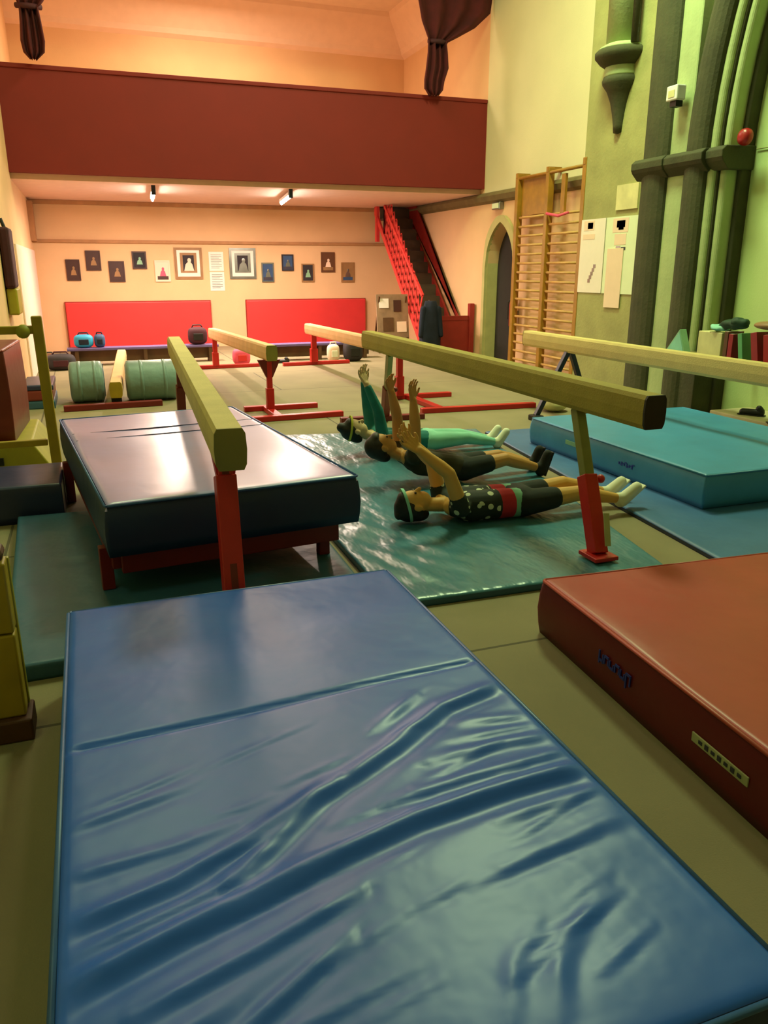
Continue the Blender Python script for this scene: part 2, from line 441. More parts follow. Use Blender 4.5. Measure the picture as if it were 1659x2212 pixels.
MB().lathe([(.33, 4.17), (.30, 4.21), (.24, 4.24)], (6.58, 9.32, 0), 28).build('corbel_ledge', 'stone_light', pier, smooth=True)
MB().lathe([(.21, 4.2), (.21, ZC)], (6.58, 9.36, 0), 28).build('corbel_shaft', 'stone_light', pier, smooth=True)
MB().lathe([(.05, 4.2), (.05, ZC)], (6.50, 9.02, 0), 10).build('corbel_shade_strip', 'stone_dark_shade', pier, smooth=True)  # dark strip standing for the shaded side of the corbel shaft

# ------------------------------------------------------------------ mats
def pad_mesh(sx, sy, h, fn=None, er=.03, nx=24, ny=24, side_dent=0.0):
    """a cushioned slab: origin at its near-left bottom corner, top relief given by fn(x, y)"""
    def axis(n, L):
        e = [0, er*.3, er*.7, er*1.2]
        mid = [er*1.2+(L-2.4*er)*i/n for i in range(1, n)]
        return e+mid+[L-v for v in reversed(e)]
    xs, ys = axis(nx, sx), axis(ny, sy)
    b = MB(); vs = []; fs = []
    def edge(d): return 0 if d >= er else er-math.sqrt(max(0, er*er-(er-d)**2))
    W = len(xs); H = len(ys)
    for y in ys:
        for x in xs:
            d = min(x, sx-x, y, sy-y)
            z = h - edge(d)*.9
            if fn: z += fn(x, y)*min(1, d/(er*2.0))
            vs.append((x, y, z))
    for j in range(H-1):
        for i in range(W-1):
            fs.append((j*W+i, j*W+i+1, (j+1)*W+i+1, (j+1)*W+i))
    ring = [i for i in range(W)]+[j*W+W-1 for j in range(1, H)]+[(H-1)*W+i for i in range(W-2, -1, -1)]+[j*W for j in range(H-2, 0, -1)]
    prev = ring
    for t in (.8, .5, .2, 0):
        o = len(vs)
        for r in ring:
            x, y, z = vs[r]
            bul = side_dent*math.sin(PI*t)
            cx, cy_ = sx/2, sy/2
            xx = x+(bul if x > sx-1e-6 else -bul if x < 1e-6 else 0); yy = y+(bul if y > sy-1e-6 else -bul if y < 1e-6 else 0)
            vs.append((xx, yy, (h-er*.9)*t))
        cur = list(range(o, o+len(ring))); k = len(ring)
        for i in range(k): fs.append((prev[i], cur[i], cur[(i+1) % k], prev[(i+1) % k]))
        prev = cur
    fs.append(tuple(prev))
    b.add(vs, fs); return b

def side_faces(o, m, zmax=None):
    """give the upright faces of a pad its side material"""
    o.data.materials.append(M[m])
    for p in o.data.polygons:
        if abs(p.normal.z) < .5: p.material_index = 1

def pipe_ring(sx, sy, z, r, parent, m, nm='piping'):
    b = MB(); c = .012
    pts = [(c, 0, z), (sx-c, 0, z), (sx, c, z), (sx, sy-c, z), (sx-c, sy, z), (c, sy, z), (0, sy-c, z), (0, c, z)]
    for i in range(8): b.tube([pts[i], pts[(i+1) % 8]], r, 8)
    return b.build(nm, m, parent, smooth=True)

def seg_d(px, py, a, c):
    ax, ay = a; cx, cy = c; dx, dy = cx-ax, cy-ay; L2 = dx*dx+dy*dy
    t = max(0, min(1, ((px-ax)*dx+(py-ay)*dy)/L2)); qx, qy = ax+t*dx, ay+t*dy
    s = (dx*(py-ay)-dy*(px-ax))
    return math.hypot(px-qx, py-qy)*(1 if s >= 0 else -1)
FOLDS = [  # (points, height, width) in room coordinates, seen on the cover
    ([(.18, 1.43), (.43, 1.63), (.67, 1.76), (.89, 1.91), (1.12, 1.98)], .017, .034),
    ([(-.18, 1.24), (.06, 1.32), (.30, 1.39), (.62, 1.47), (.89, 1.50), (1.13, 1.51)], .020, .036),
    ([(-.18, 1.40), (.05, 1.46), (.25, 1.55), (.47, 1.68)], .014, .03),
    ([(.10, 1.04), (.24, 1.12), (.36, 1.19)], .010, .022), ([(-.05, 1.15), (.19, 1.22), (.42, 1.30)], .010, .022),
    ([(-.18, 1.55), (.06, 1.57), (.2, 1.6)], .007, .025), ([(-.18, 1.71), (.12, 1.79)], .006, .022),
    ([(.75, 1.67), (.98, 1.68), (1.14, 1.67)], .009, .028), ([(.58, 1.55), (.79, 1.57), (1.14, 1.59)], .009, .025),
    ([(.75, 1.27), (.95, 1.29), (1.14, 1.31)], .005, .03), ([(.59, .93), (.64, 1.02), (.72, 1.08)], .005, .025),
    ([(.67, .90), (.74, 1.01), (.92, 1.13)], .005, .025), ([(.90, 1.82), (1.14, 1.78)], .007, .025),
    ([(.66, 1.87), (.84, 2.0)], .008, .025), ([(.85, 1.74), (1.13, 1.74)], .006, .02),
    ([(.80, 1.40), (1.12, 1.42)], .006, .025), ([(-.15, 1.33), (.2, 1.43)], .006, .02), ([(-.1, 1.05), (.12, 1.12)], .006, .02)]
random.seed(11)
for _ in range(26):
    x0 = random.uniform(-.15, .95); y0 = random.uniform(.95, 1.85); L_ = random.uniform(.12, .34); sl_ = random.uniform(.12, .38)
    FOLDS.append(([(x0, y0), (x0+L_*.5, y0+L_*sl_*.5+random.uniform(-.006, .006)), (x0+L_, y0+L_*sl_)], random.uniform(.0025, .005), random.uniform(.010, .018)))
FX, FY = -.19, .80
def blue_relief(x, y):
    X, Y = x+FX, y+FY
    z = 0
    for pts, a, w in FOLDS:
        best = None
        for i in range(len(pts)-1):
            d = seg_d(X, Y, pts[i], pts[i+1])
            if best is None or abs(d) < abs(best): best = d
        if abs(best) < 3.2*w:
            e0 = min(math.hypot(X-pts[0][0], Y-pts[0][1]), math.hypot(X-pts[-1][0], Y-pts[-1][1]))
            t = best/w
            z += .72*a*(math.exp(-((t-.3)**2)*1.9)-.55*math.exp(-((t+1.1)**2)*1.5))*min(1, .25+e0/.12)
    ys = 2.06+.09*(X+.15)/1.2                        # fold line across the cover
    z -= .012*math.exp(-((Y-ys)/.012)**2)
    z += .006*noise.noise(Vector((X*2.2, Y*2.2, 1)))
    return z
t = thing('crash_mat', 'large blue vinyl crash mat with creased cover on the floor in front', 'mat', (FX, FY, 0))
o = pad_mesh(1.32, 2.26, .33, blue_relief, er=.025, nx=130, ny=190).build('cover', 'blue_vinyl', t, smooth=True); side_faces(o, 'blue_side')
pipe_ring(1.32, 2.26, .318, .008, t, 'blue_piping')

def soft(seed, a=.01, f=1.6):
    return lambda x, y: a*noise.noise(Vector((x*f+seed, y*f, seed)))
# red crash mat at the right with its blue lettering and cream label
RM = math.radians(-3.6)
t = thing('crash_mat', 'thick red crash mat with blue lettering on its side, standing on olive floor', 'mat', (1.665, .62, 0), RM)
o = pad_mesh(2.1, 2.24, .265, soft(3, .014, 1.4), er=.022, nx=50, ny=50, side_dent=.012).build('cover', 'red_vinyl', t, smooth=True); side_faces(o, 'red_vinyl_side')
pipe_ring(2.1, 2.24, .256, .0075, t, 'red_piping')
lab = MB().box((-.014, 1.02, .135), (.006, .26, .034)); lb = lab.build('side_label', 'label_cream', t, bevel=.002)
wr = MB()
for k in range(7): wr.box((-.0185, .925+k*.03, .136), (.002, .016, .012+.006*(k % 2)))
wr.build('label_print', 'ink', lb)
lg = MB()
yy = 1.50
for k, (w_, hh) in enumerate([(.03, .055), (.028, .03), (.028, .032), (.028, .03), (.03, .034), (.032, .06)]):
    y0 = yy-.037*k
    lg.box((-.0155, y0+.22, .14-.010*(k > 4)), (.004, .008, hh)); lg.box((-.0155, y0+.205, .14+(.018 if k % 2 else -.012)), (.004, w_, .010))
    lg.box((-.0155, y0+.194, .138), (.004, .007, hh*.7))
lg.build('blue_lettering', 'sign_blue', t)

# blue mat lying on the red trestle under the middle beam
BA = math.radians(6.0)
mat_loc = (-.02, 3.70, .2985)
t = thing('crash_mat', 'blue shiny crash mat lying on a red frame under the middle beam', 'mat', mat_loc, BA)
o = pad_mesh(1.28, 2.42, .26, soft(9, .012, 1.5), er=.035, nx=40, ny=60, side_dent=.01).build('cover', 'lilac_sheen_vinyl', t, smooth=True); side_faces(o, 'blue_side')
pipe_ring(1.28, 2.42, .253, .006, t, 'blue_piping')
for nm, xx in (('seam', .0),):
    sb = MB()
    for yy in (1.55, 1.78): sb.bar((.03, yy, .2605), (1.25, yy+.02, .2605), .008, .006)
    sb.build('cover_seam', 'blue_side', t)
t = thing('trestle_frame', 'low red steel trestle frame holding up the blue mat', 'trestle', (-.02, 3.70, .075), BA)
fb = MB()
fb.bx(.06, 1.20, .08, .13, .105, .221); fb.bx(.0, 1.20, 2.2, 2.25, .10, .221); fb.bx(.02, .07, .12, 2.2, .12, .221); fb.bx(1.14, 1.19, .12, 2.2, .12, .221)
fb.build('rail', 'dark_red_steel', t, bevel=.006)
MB().bx(.03, 1.14, .12, 2.2, .20, .221).build('bed', 'black', t)
for x in (.0, 1.15):
    MB().bx(x-.03, x+.03, .17, .23, .0, .22).build('leg', 'dark_red_steel', t, bevel=.004)
    MB().bx(x-.03, x+.03, 2.14, 2.20, -.072, .22).build('leg', 'dark_red_steel', t, bevel=.004)

# thin green mats on the floor
def flat_mat(nm, label, poly, h, m, sm, relief=None, n=40):
    """four-cornered thin mat on the floor, corners near-left, near-right, far-right, far-left in room coordinates"""
    o = pad_mesh(1, 1, h, None, er=.012, nx=n, ny=n).build(nm, m, None, smooth=True)
    a, b, c, d = [Vector((*p, 0)) for p in poly]
    for v in o.data.vertices:
        x, y = v.co.x, v.co.y
        p = a*(1-x)*(1-y)+b*x*(1-y)+c*x*y+d*(1-x)*y
        e = min(1, min(x, 1-x, y, 1-y)/.02)
        z = v.co.z
        if relief and z > h*.6: z += relief(p.x, p.y)*e
        v.co = (p.x, p.y, z)
    o.data.update()
    side_faces(o, sm); tag(o, label, 'mat'); return o
flat_mat('floor_mat', 'dark green folding floor mat under the red trestle', [(-.46, 3.16), (1.17, 3.20), (1.22, 5.30), (-.56, 5.36)], .075, 'dark_green_vinyl', 'dark_green_vinyl',
         lambda x, y: .006*noise.noise(Vector((x*2, y*3, 4)))-.012*math.exp(-((y-4.38-.1*x)/.012)**2))
def crinkle(x, y):
    k = math.exp(-((x-1.55)/.3)**2)*math.exp(-((y-4.1)/.8)**2)
    return .006*noise.noise(Vector((x*2.0, y*1.5, 8)))+k*.030*noise.noise(Vector((x*9+y*4, y*3.2-x*2, 2)))+.004*noise.noise(Vector((x*6, y*5, 3)))
flat_mat('floor_mat', 'crinkled green floor mat on which three children lie', [(1.26, 3.30), (2.84, 3.27), (3.60, 7.12), (1.30, 7.55)], .045, 'green_vinyl', 'dark_green_vinyl', crinkle, n=110)
flat_mat('floor_mat', 'thin steel-blue floor mat under the teal crash mat', [(3.19, 3.10), (5.9, 3.05), (5.9, 6.95), (3.64, 7.0)], .035, 'steelblue_vinyl', 'navy_vinyl', soft(5, .006, 2))
# teal crash mat
t = thing('crash_mat', 'teal crash mat beside the right wall under the far right beam', 'mat', (3.78, 4.06, .04))
o = pad_mesh(1.72, 2.28, .24, lambda x, y: .012*noise.noise(Vector((x*1.5, y*1.5, 12)))-.012*math.exp(-((x-1.18)/.02)**2), er=.025, nx=60, ny=40, side_dent=.012).build('cover', 'teal_vinyl', t, smooth=True)
side_faces(o, 'teal_vinyl')
pipe_ring(1.72, 2.28, .231, .006, t, 'teal_vinyl')
tl = MB()
for k in range(6): tl.box((-.013, .92-k*.032, .115), (.004, .014, .020+.012*(k % 2))); tl.box((-.013, .905-k*.032, .108+.012*(k % 3)), (.004, .022, .007))
tl.build('dark_lettering', 'sign_blue', t)
MB().box((-.013, 1.60, .13), (.004, .16, .035)).build('side_label', 'wedge_teal', t)
# navy mat far left and small folded mats behind it
t = thing('crash_mat', 'dark navy mat on the floor in front of the yellow frame', 'mat', (-1.45, 5.42, .0))
o = pad_mesh(1.17, .66, .25, soft(2, .006), er=.02, nx=16, ny=16).build('cover', 'navy_vinyl', t, smooth=True)
MB().bx(.15, .45, .2, .24, .25, .262).build('carry_handle', 'black', t)
t = thing('folded_mat', 'small folded pink and grey mats on the floor behind the yellow frame', 'mat', (-.82, 10.15, 0))
pad_mesh(.34, .9, .10, None, er=.02, nx=8, ny=8).build('lower_fold', 'dark_green_vinyl', t, smooth=True)
q = pad_mesh(.33, .88, .12, None, er=.02, nx=8, ny=8).build('middle_fold', 'maroon_vinyl', t, smooth=True); q.location.z = .102
q = pad_mesh(.34, .9, .06, None, er=.02, nx=8, ny=8).build('upper_fold', 'navy_vinyl', t, smooth=True); q.location.z = .224
# grey-green rolled mats each side of the low beam
def roll(label, x0, x1, y):
    t = thing('rolled_mat', label, 'mat', (x0, y, 0))
    R = Matrix.Rotation(PI/2, 3, 'Y'); L = x1-x0
    MB().lathe([(.20, 0), (.245, .02), (.25, .05), (.25, L-.05), (.245, L-.02), (.20, L)], (0, 0, .25), 32, R=R).build('roll', 'grey_green', t, smooth=True)
    sp = MB(); pts = []
    for k in range(60):
        a = k*.35; r = .03+.19*k/60; pts.append((L+.002, r*math.cos(a), .25+r*math.sin(a)))
    sp.tube(pts, .006, 6); sp.build('roll_edge', 'dark_green_vinyl', t)
    b = MB()
    for xx in (L*.3, L*.75): b.lathe([(.2535, -.02), (.2535, .02)], (xx, 0, .25), 32, R=R)
    b.build('strap', 'grey_green', t, smooth=True)
roll('grey-green rolled mat between yellow frame and low beam', -.30, .10, 10.55)
roll('longer grey-green rolled mat behind the dark red post', .36, .98, 10.45)

# ------------------------------------------------------------------ balance beams
def beam_body(parent, a, b, mtop, mend, w=.13, h=.17, capm=None):
    """barrel-sided beam along a-b (a, b are the top centre line)"""
    a, b = Vector(a), Vector(b); d = (b-a).normalized(); sd = d.cross(Vector((0, 0, 1))).normalized(); u = sd.cross(d)
    prof = [(-.38, 0), (.38, 0), (.47, -.12), (.5, -.5), (.47, -.86), (.38, -1), (-.38, -1), (-.47, -.86), (-.5, -.5), (-.47, -.12)]
    def sl(p): return [p+sd*(x*w)+u*(z*h) for x, z in prof]
    m = MB(); n = len(prof); vs = []; fs = []
    K = 6
    for i in range(K+1): vs += sl(a+(b-a)*(i/K))
    for i in range(K):
        for k in range(n):
            k2 = (k+1) % n; fs.append((i*n+k, i*n+k2, (i+1)*n+k2, (i+1)*n+k))
    m.add(vs, fs).build('beam_padding', mtop, parent, fix=True)
    for p, s in ((a, -1), (b, 1)):
        e = MB(); q = sl(p); q2 = sl(p+d*s*.014)
        e.add(q+q2, [tuple(range(n)), tuple(range(n, 2*n))]+[(k, (k+1) % n, n+(k+1) % n, n+k) for k in range(n)])
        e.build('end_cap', (capm if s < 0 and capm else mend), parent)
def post(parent, top, foot, lower, upper, split=.5, w=.075, knob=True):
    top, foot = Vector(top), Vector(foot); mid = foot+(top-foot)*split
    d = (top-foot).normalized()
    MB().bar(foot, mid, w, w, up=(0, 1, 0)).build('post_sleeve', lower, parent, bevel=.006)
    MB().bar(mid-d*.03, top, w*.72, w*.72, up=(0, 1, 0)).build('post_tube', upper, parent, bevel=.005)
    if knob:
        k = MB(); k.tube([mid+Vector((w*.4, 0, -.03)), mid+Vector((w*.4+.05, 0, -.03))], .012, 8); k.ball(mid+Vector((w*.4+.06, 0, -.03)), .026, nu=12, nv=8)
        k.build('clamp_knob', lower, parent, smooth=True)
def foot_bars(parent, bars, m, w=.09, h=.06):
    for a, b in bars:
        MB().bar((a[0], a[1], a[2]+h/2), (b[0], b[1], b[2]+h/2), w, h).build('foot_bar', m, parent, bevel=.008)
def bracket(parent, top, m, w=.10, drop=.16):
    x, y, z = top
    MB().prism([(x-w, z), (x+w, z), (x+.035, z-drop), (x-.035, z-drop)], 'y', y-.03, y+.03).build('beam_bracket', m, parent, bevel=.004)

# middle beam, nearest the viewer
t = thing('balance_beam', 'tan balance beam on red posts over the blue crash mats', 'balance beam')
beam_body(t, (.475, 3.08, 1.0), (.72, 7.62, 1.0), 'beam', 'beam_end')
post(t, (.495, 3.42, .83), (.475, 3.20, .137), 'red_steel', 'red_steel', .86, w=.09, knob=False)
MB().bar((.493, 3.385, .80), (.477, 3.165, .16), .03, .02, up=(0, 1, 0)).build('post_rib', 'dark_red_steel', t)
bracket(t, (.495, 3.40, .835), 'red_steel', .055, .14)
foot_bars(t, [((-.1, 3.20, .077), (1.1, 3.20, .077))], 'red_steel')
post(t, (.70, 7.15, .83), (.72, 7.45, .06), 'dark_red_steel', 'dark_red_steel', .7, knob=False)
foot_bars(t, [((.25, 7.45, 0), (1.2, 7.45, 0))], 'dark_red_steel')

# right beam with black end cap
t = thing('balance_beam', 'olive balance beam with black end cap above the lying children', 'balance beam')
beam_body(t, (2.60, 3.20, 1.0), (2.63, 7.68, 1.0), 'beam_olive', 'beam_end', capm='black')
post(t, (2.605, 3.87, .83), (2.545, 3.48, .075), 'red_steel', 'olive_steel', .53, w=.085)
MB().box((2.545, 3.475, .068), (.15, .17, .024)).build('foot_plate', 'red_steel', t, bevel=.005)
MB().bar((2.592, 3.50, .30), (2.575, 3.435, .13), .035, .008, up=(0, 1, 0)).build('post_label', 'label_cream', t)
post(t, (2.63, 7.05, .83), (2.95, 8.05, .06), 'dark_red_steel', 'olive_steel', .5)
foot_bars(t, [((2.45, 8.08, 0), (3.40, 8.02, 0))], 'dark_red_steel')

# far right beam
t = thing('balance_beam', 'tan balance beam crossing before the wall bars and stone pier', 'balance beam')
beam_body(t, (4.90, 2.9, .9), (4.86, 8.35, .9), 'beam', 'beam_end')
for xs in (4.52, 5.20):
    MB().bar((4.86+(.02 if xs > 5 else -.02), 7.45, .74), (xs, 7.50, .05), .05, .06, up=(0, 1, 0)).build('splayed_leg', 'navy_steel', t, bevel=.006)
    MB().box((xs, 7.5, .03), (.12, .14, .06)).build('rubber_foot', 'black', t, bevel=.01)
for xs in (5.1, 5.42):
    MB().bar((4.92, 3.5, .74), (xs, 3.45, .10), .05, .06, up=(0, 1, 0)).build('splayed_leg', 'navy_steel', t, bevel=.006)
    MB().box((xs, 3.45, .068), (.12, .14, .06)).build('rubber_foot', 'black', t, bevel=.01)

# back middle beam
t = thing('balance_beam', 'pale balance beam on thin red post in the middle distance', 'balance beam')
beam_body(t, (1.86, 8.72, .79), (1.93, 13.75, .645), 'beam_far', 'beam_end')
bracket(t, (1.86, 8.9, .618), 'dark_red_steel', .13, .2)
post(t, (1.86, 8.9, .60), (1.86, 8.9, .05), 'red_steel', 'red_steel', .45, w=.085, knob=False)
foot_bars(t, [((1.60, 9.15, 0), (2.48, 9.15, 0)), ((1.55, 8.45, 0), (2.60, 8.50, 0)), ((1.86, 8.5, .001), (1.86, 9.1, .001))], 'red_steel')
post(t, (1.92, 13.45, .48), (1.92, 13.45, .05), 'red_steel', 'red_steel', .5, w=.10, knob=False)
foot_bars(t, [((1.62, 13.45, 0), (2.75, 13.5, 0))], 'red_steel')

# back right beam
t = thing('balance_beam', 'pale balance beam running back before the right red wall pad', 'balance beam')
beam_body(t, (3.62, 9.0, .72), (3.60, 13.75, .68), 'beam_far', 'beam_far')
post(t, (3.60, 13.4, .51), (3.60, 13.4, .05), 'red_steel', 'red_steel', .5, w=.12, knob=False)
foot_bars(t, [((3.05, 13.4, 0), (4.25, 13.45, 0))], 'red_steel')
post(t, (3.62, 9.35, .55), (3.62, 9.35, .05), 'red_steel', 'red_steel', .5, w=.10, knob=False)
foot_bars(t, [((3.45, 9.4, 0), (4.35, 9.38, 0)), ((3.50, 8.34, 0), (4.95, 8.26, 0)), ((3.75, 8.38, .001), (3.75, 9.35, .001))], 'red_steel')

# low beam between rolled mats
t = thing('balance_beam', 'low wooden balance beam between the grey-green rolled mats', 'balance beam')
beam_body(t, (.22, 10.0, .30), (.46, 14.1, .30), 'beam_far', 'yellow_wood', w=.15, h=.19)
foot_bars(t, [((-.38, 9.86, 0), (.74, 9.94, 0))], 'dark_red_steel', h=.07)
MB().bx(.16, .28, 10.05, 10.2, .0, .115).build('foot_block', 'black', t)
MB().bx(.38, .50, 13.7, 13.85, .0, .115).build('foot_block', 'black', t)

# ------------------------------------------------------------------ left: yellow equipment
t = thing('vaulting_box', 'yellow wooden vaulting box side with brown foot by the blue mat', 'vaulting box', (-.33, 2.74, 0))
def taper(x0, x1, z0, z1, ya, yb, dx0, dx1):
    m = MB()
    m.add([(x0, ya, z0), (x1+dx0, ya, z0), (x1+dx0, yb, z0), (x0, yb, z0), (x0, ya, z1), (x1+dx1, ya, z1), (x1+dx1, yb, z1), (x0, yb, z1)],
          [(0,3,2,1),(4,5,6,7),(0,1,5,4),(1,2,6,5),(2,3,7,6),(3,0,4,7)])
    return m
taper(-1.0, 0, .085, .40, 0, .09, -.018, -.018).build('lower_section', 'yellow_wood', t, bevel=.008)
taper(-1.0, 0, .405, .66, 0, .09, -.018, -.018).build('upper_section', 'yellow_wood', t, bevel=.008)
MB().bx(-1.0, -.012, .075, .10, .09, .655).build('edge_batten', 'yellow_bright', t, bevel=.006)
MB().bx(-1.02, 0.0, -.03, .12, 0, .085).build('foot', 'foot_wood', t, bevel=.008)
MB().bx(-1.0, -.02, -.005, .10, .662, .71).build('padded_top', 'foot_wood', t, bevel=.02)
t = thing('yellow_frame', 'tall yellow steel storage frame at the left edge', 'frame', (-.40, 6.60, 0))
MB().bar((.05, 0, 0), (.03, .0, 1.26), .075, .075, up=(0, 1, 0)).build('post', 'yellow_wood', t, bevel=.008)
MB().bar((-1.2, 0, 0), (-1.2, .0, 1.26), .075, .075, up=(0, 1, 0)).build('post', 'yellow_wood', t, bevel=.008)
MB().bar((-1.2, 0, 1.16), (.03, 0, 1.16), .06, .06).build('top_rail', 'yellow_wood', t, bevel=.008)
MB().bar((-1.16, 0, .30), (-.0, 0, .30), .05, .05).build('lower_rail', 'yellow_wood', t, bevel=.008)
MB().tube([(-.07, -.06, 1.15), (-.07, .04, 1.15)], .05, 14).build('rail_knob', 'yellow_bright', t, smooth=True)
t = thing('platform_block', 'yellow tapered wooden block under the maroon foam block', 'block', (-.46, 6.85, 0))
m = MB(); m.add([(-.9, 0, 0), (.08, 0, 0), (.08, 1.2, 0), (-.9, 1.2, 0), (-.85, .05, .25), (-.08, .05, .25), (-.08, 1.15, .25), (-.85, 1.15, .25)],
      [(0,3,2,1),(4,5,6,7),(0,1,5,4),(1,2,6,5),(2,3,7,6),(3,0,4,7)])
m.build('block_side', 'yellow_bright', t, bevel=.01)
MB().bx(-.7, -.3, -.002, .03, .08, .14).build('hand_slot', 'black', t)
t = thing('foam_block', 'upright maroon foam block beside the yellow frame', 'block', (-1.28, 6.98, .252), math.radians(-3))
o = pad_mesh(.62, 1.0, .74, None, er=.03, nx=10, ny=14, side_dent=.01).build('cover', 'maroon_vinyl', t, smooth=True)
pipe_ring(.62, 1.0, .725, .007, t, 'red_piping')

# ------------------------------------------------------------------ wall bars
t = thing('wall_bars', 'tall yellow wooden wall bars with many rungs on the right wall', 'wall bars', (6.62, 10.02, 0))
for k, y in enumerate((0, .95, 1.86)):
    MB().bx(-.05, .05, y-.045, y+.045, 0, 3.02+.03*(k == 0)).build('upright', 'bar_wood', t, bevel=.008)
    MB().bx(-.055, .17, y-.03, y+.03, 2.96, 3.03).build('wall_bracket', 'bar_wood', t)
for b_ in range(2):
    y0 = .95*b_
    for i in range(17):
        z = .16+i*.138
        MB().tube([(0, y0+.03, z), (0, y0+.93, z)], .019, 8).build('rung', 'rung_wood', t, smooth=True)
MB().tube([(-.02, -.02, 2.95), (-.02, 1.9, 2.95)], .025, 8).build('top_rail', 'bar_wood', t, smooth=True)
MB().bx(-.02, .02, .5, .6, 2.35, 2.9).build('hanging_strap', 'bar_wood', t)
MB().tube([(-.07, .30, 2.36), (-.07, .55, 2.33), (-.07, .88, 2.38)], .02, 8).build('red_rope', 'pink', t, smooth=True)
MB().bx(.02, .05, 1.05, 1.8, 2.4, 2.95).build('back_board', 'bar_wood', t)
t = thing('fire_extinguisher', 'slim red fire extinguisher hanging between doorway and wall bars', 'fire extinguisher', (6.70, 12.05, .66))
MB().lathe([(.05, 0), (.062, .02), (.062, .36), (.05, .42), (.02, .45)], (0, 0, 0), 20).build('cylinder', 'alarm_red', t, smooth=True)
MB().bx(-.02, .02, -.05, .05, .45, .50).build('trigger_head', 'black', t)
MB().tube([(0, .05, .47), (-.05, .08, .40), (-.05, .08, .12)], .01, 8).build('hose', 'black', t)
MB().bx(.05, .1, -.03, .03, .2, .26).build('wall_hook', 'steel', t)
# posters on the pilaster
def sheet(nm, label, cat, y0, y1, z0, z1, m, marks, x=6.572):
    t = thing(nm, label, cat, (x, (y0+y1)/2, z0), group='posters beside the wall bars')
    w = y1-y0; h = z1-z0
    MB().bx(-.004, .004, -w/2, w/2, 0, h).build('sheet', m, t)
    for (u0, u1, v0, v1, mm) in marks:
        # u measured from the far side toward the near side as seen
        MB().bx(-.0065, -.004, w/2-u1*w, w/2-u0*w, v0*h, v1*h).build('printed_mark', mm, t)
    return t
sheet('poster', 'bluish white poster with dark head picture nearest the wall bars', 'poster', 9.42, 9.98, 1.28, 2.24, 'paper', [(.12, .55, .85, .98, 'paper_pink'), (.28, .5, .87, .955, 'ink'), (.1, .6, .73, .80, 'paper_pink'), (.42, .52, .14, .19, 'steel'), (.47, .57, .19, .24, 'steel'), (.52, .62, .24, .29, 'steel'), (.57, .67, .29, .34, 'steel'), (.62, .72, .34, .39, 'steel')])
sheet('poster', 'pale green poster with brown portrait beside the stone shaft', 'poster', 8.72, 9.40, 1.28, 2.24, 'paper_green', [(.22, .70, .80, .98, 'paper_pink'), (.34, .60, .86, .95, 'frame_dark'), (.40, .56, .83, .86, 'frame_dark'), (.30, .66, .64, .78, 'paper_pink'), (.36, .50, .60, .625, 'steel'), (.52, .66, .57, .61, 'ink')])
sheet('poster', 'narrow pink strip poster overlapping the pale green one', 'poster', 8.98, 9.32, 1.10, 1.85, 'paper_pink', [], x=6.562)
MB_ = MB().bx(6.56, 6.58, 8.78, 9.22, 2.32, 2.62); tag(MB_.build('notice', 'cream_card', None), 'blank yellow-green notice high on the pier above posters', 'notice')
# wall fittings
t = thing('sensor_box', 'small white sensor box on the stone shaft high up', 'sensor', (6.30, 7.92, 3.36))
MB().bx(-.06, .06, -.09, .09, 0, .15).build('case', 'fitting', t, bevel=.012)
MB().bx(-.065, -.058, -.05, .05, .03, .10).build('lens', 'cream_card', t)
MB().bx(-.03, .06, -.05, .05, -.06, 0).build('mount', 'black', t)
t = thing('alarm_sounder', 'round red alarm sounder at the edge of the pier', 'alarm', (6.60, 7.10, 2.90))
R = Matrix.Rotation(-PI/2, 3, 'Y')
MB().lathe([(.08, 0), (.085, .03), (.075, .07), (.04, .09)], (0, 0, 0), 20, R=R).build('sounder', 'alarm_red', t, smooth=True)
MB().lathe([(.05, -.02), (.06, 0)], (0, 0, 0), 20, R=R).build('base', 'book_red', t, smooth=True)
tag(MB().tube([(6.785, 7.15, 2.80), (6.785, 5.5, 2.79), (6.785, 4.5, 2.80)], .006, 6).build('wall_cable', 'stone_mid'), 'thin cable clipped along the green-lit wall', 'cable')
t = thing('emergency_light', 'small grey emergency light box above the pointed doorway', 'light', (6.75, 12.84, 2.56))
MB().bx(-.04, .045, -.14, .14, 0, .12).build('case', 'steel', t, bevel=.01)
MB().bx(-.05, -.04, -.11, .11, .02, .10).build('diffuser', 'paper_green', t)
MB().bx(.04, .049, -.1, .1, .01, .11).build('wall_mount', 'steel', t)

# ------------------------------------------------------------------ staircase to the gallery
t = thing('staircase', 'steep red staircase with lattice side along the right wall', 'staircase')
SX0, SX1 = 6.02, 6.74; Y0s, Y1s = 14.25, 17.05; Z1s = 2.86; ns = 13
for i in range(ns):
    f = (i+1)/(ns+0.0); y = Y0s+(Y1s-Y0s)*i/ns; z = Z1s*f-.03
    MB().bx(SX0+.03, SX1-.03, y, y+.26, z-.035, z).build('tread', 'tread', t)
    MB().bx(SX0+.03, SX1-.03, y+.19, y+.205, z, z+.19).build('riser', 'tread', t)
def slopez(y): return (y-Y0s)/(Y1s-Y0s)*Z1s
def raked(x, w, z_lo, z_hi, m, nm, ya=Y0s, yb=Y1s):
    return MB().prism([(ya, max(0, slopez(ya)+z_lo)), (yb, slopez(yb)+z_lo), (yb, min(2.86, slopez(yb)+z_hi)), (ya, slopez(ya)+z_hi)], 'x', x, x+w).build(nm, m, t)
raked(SX0-.02, .04, -.16, .10, 'stair_red', 'stringer')
raked(SX1-.03, .04, -.16, .30, 'stair_deep', 'stringer')
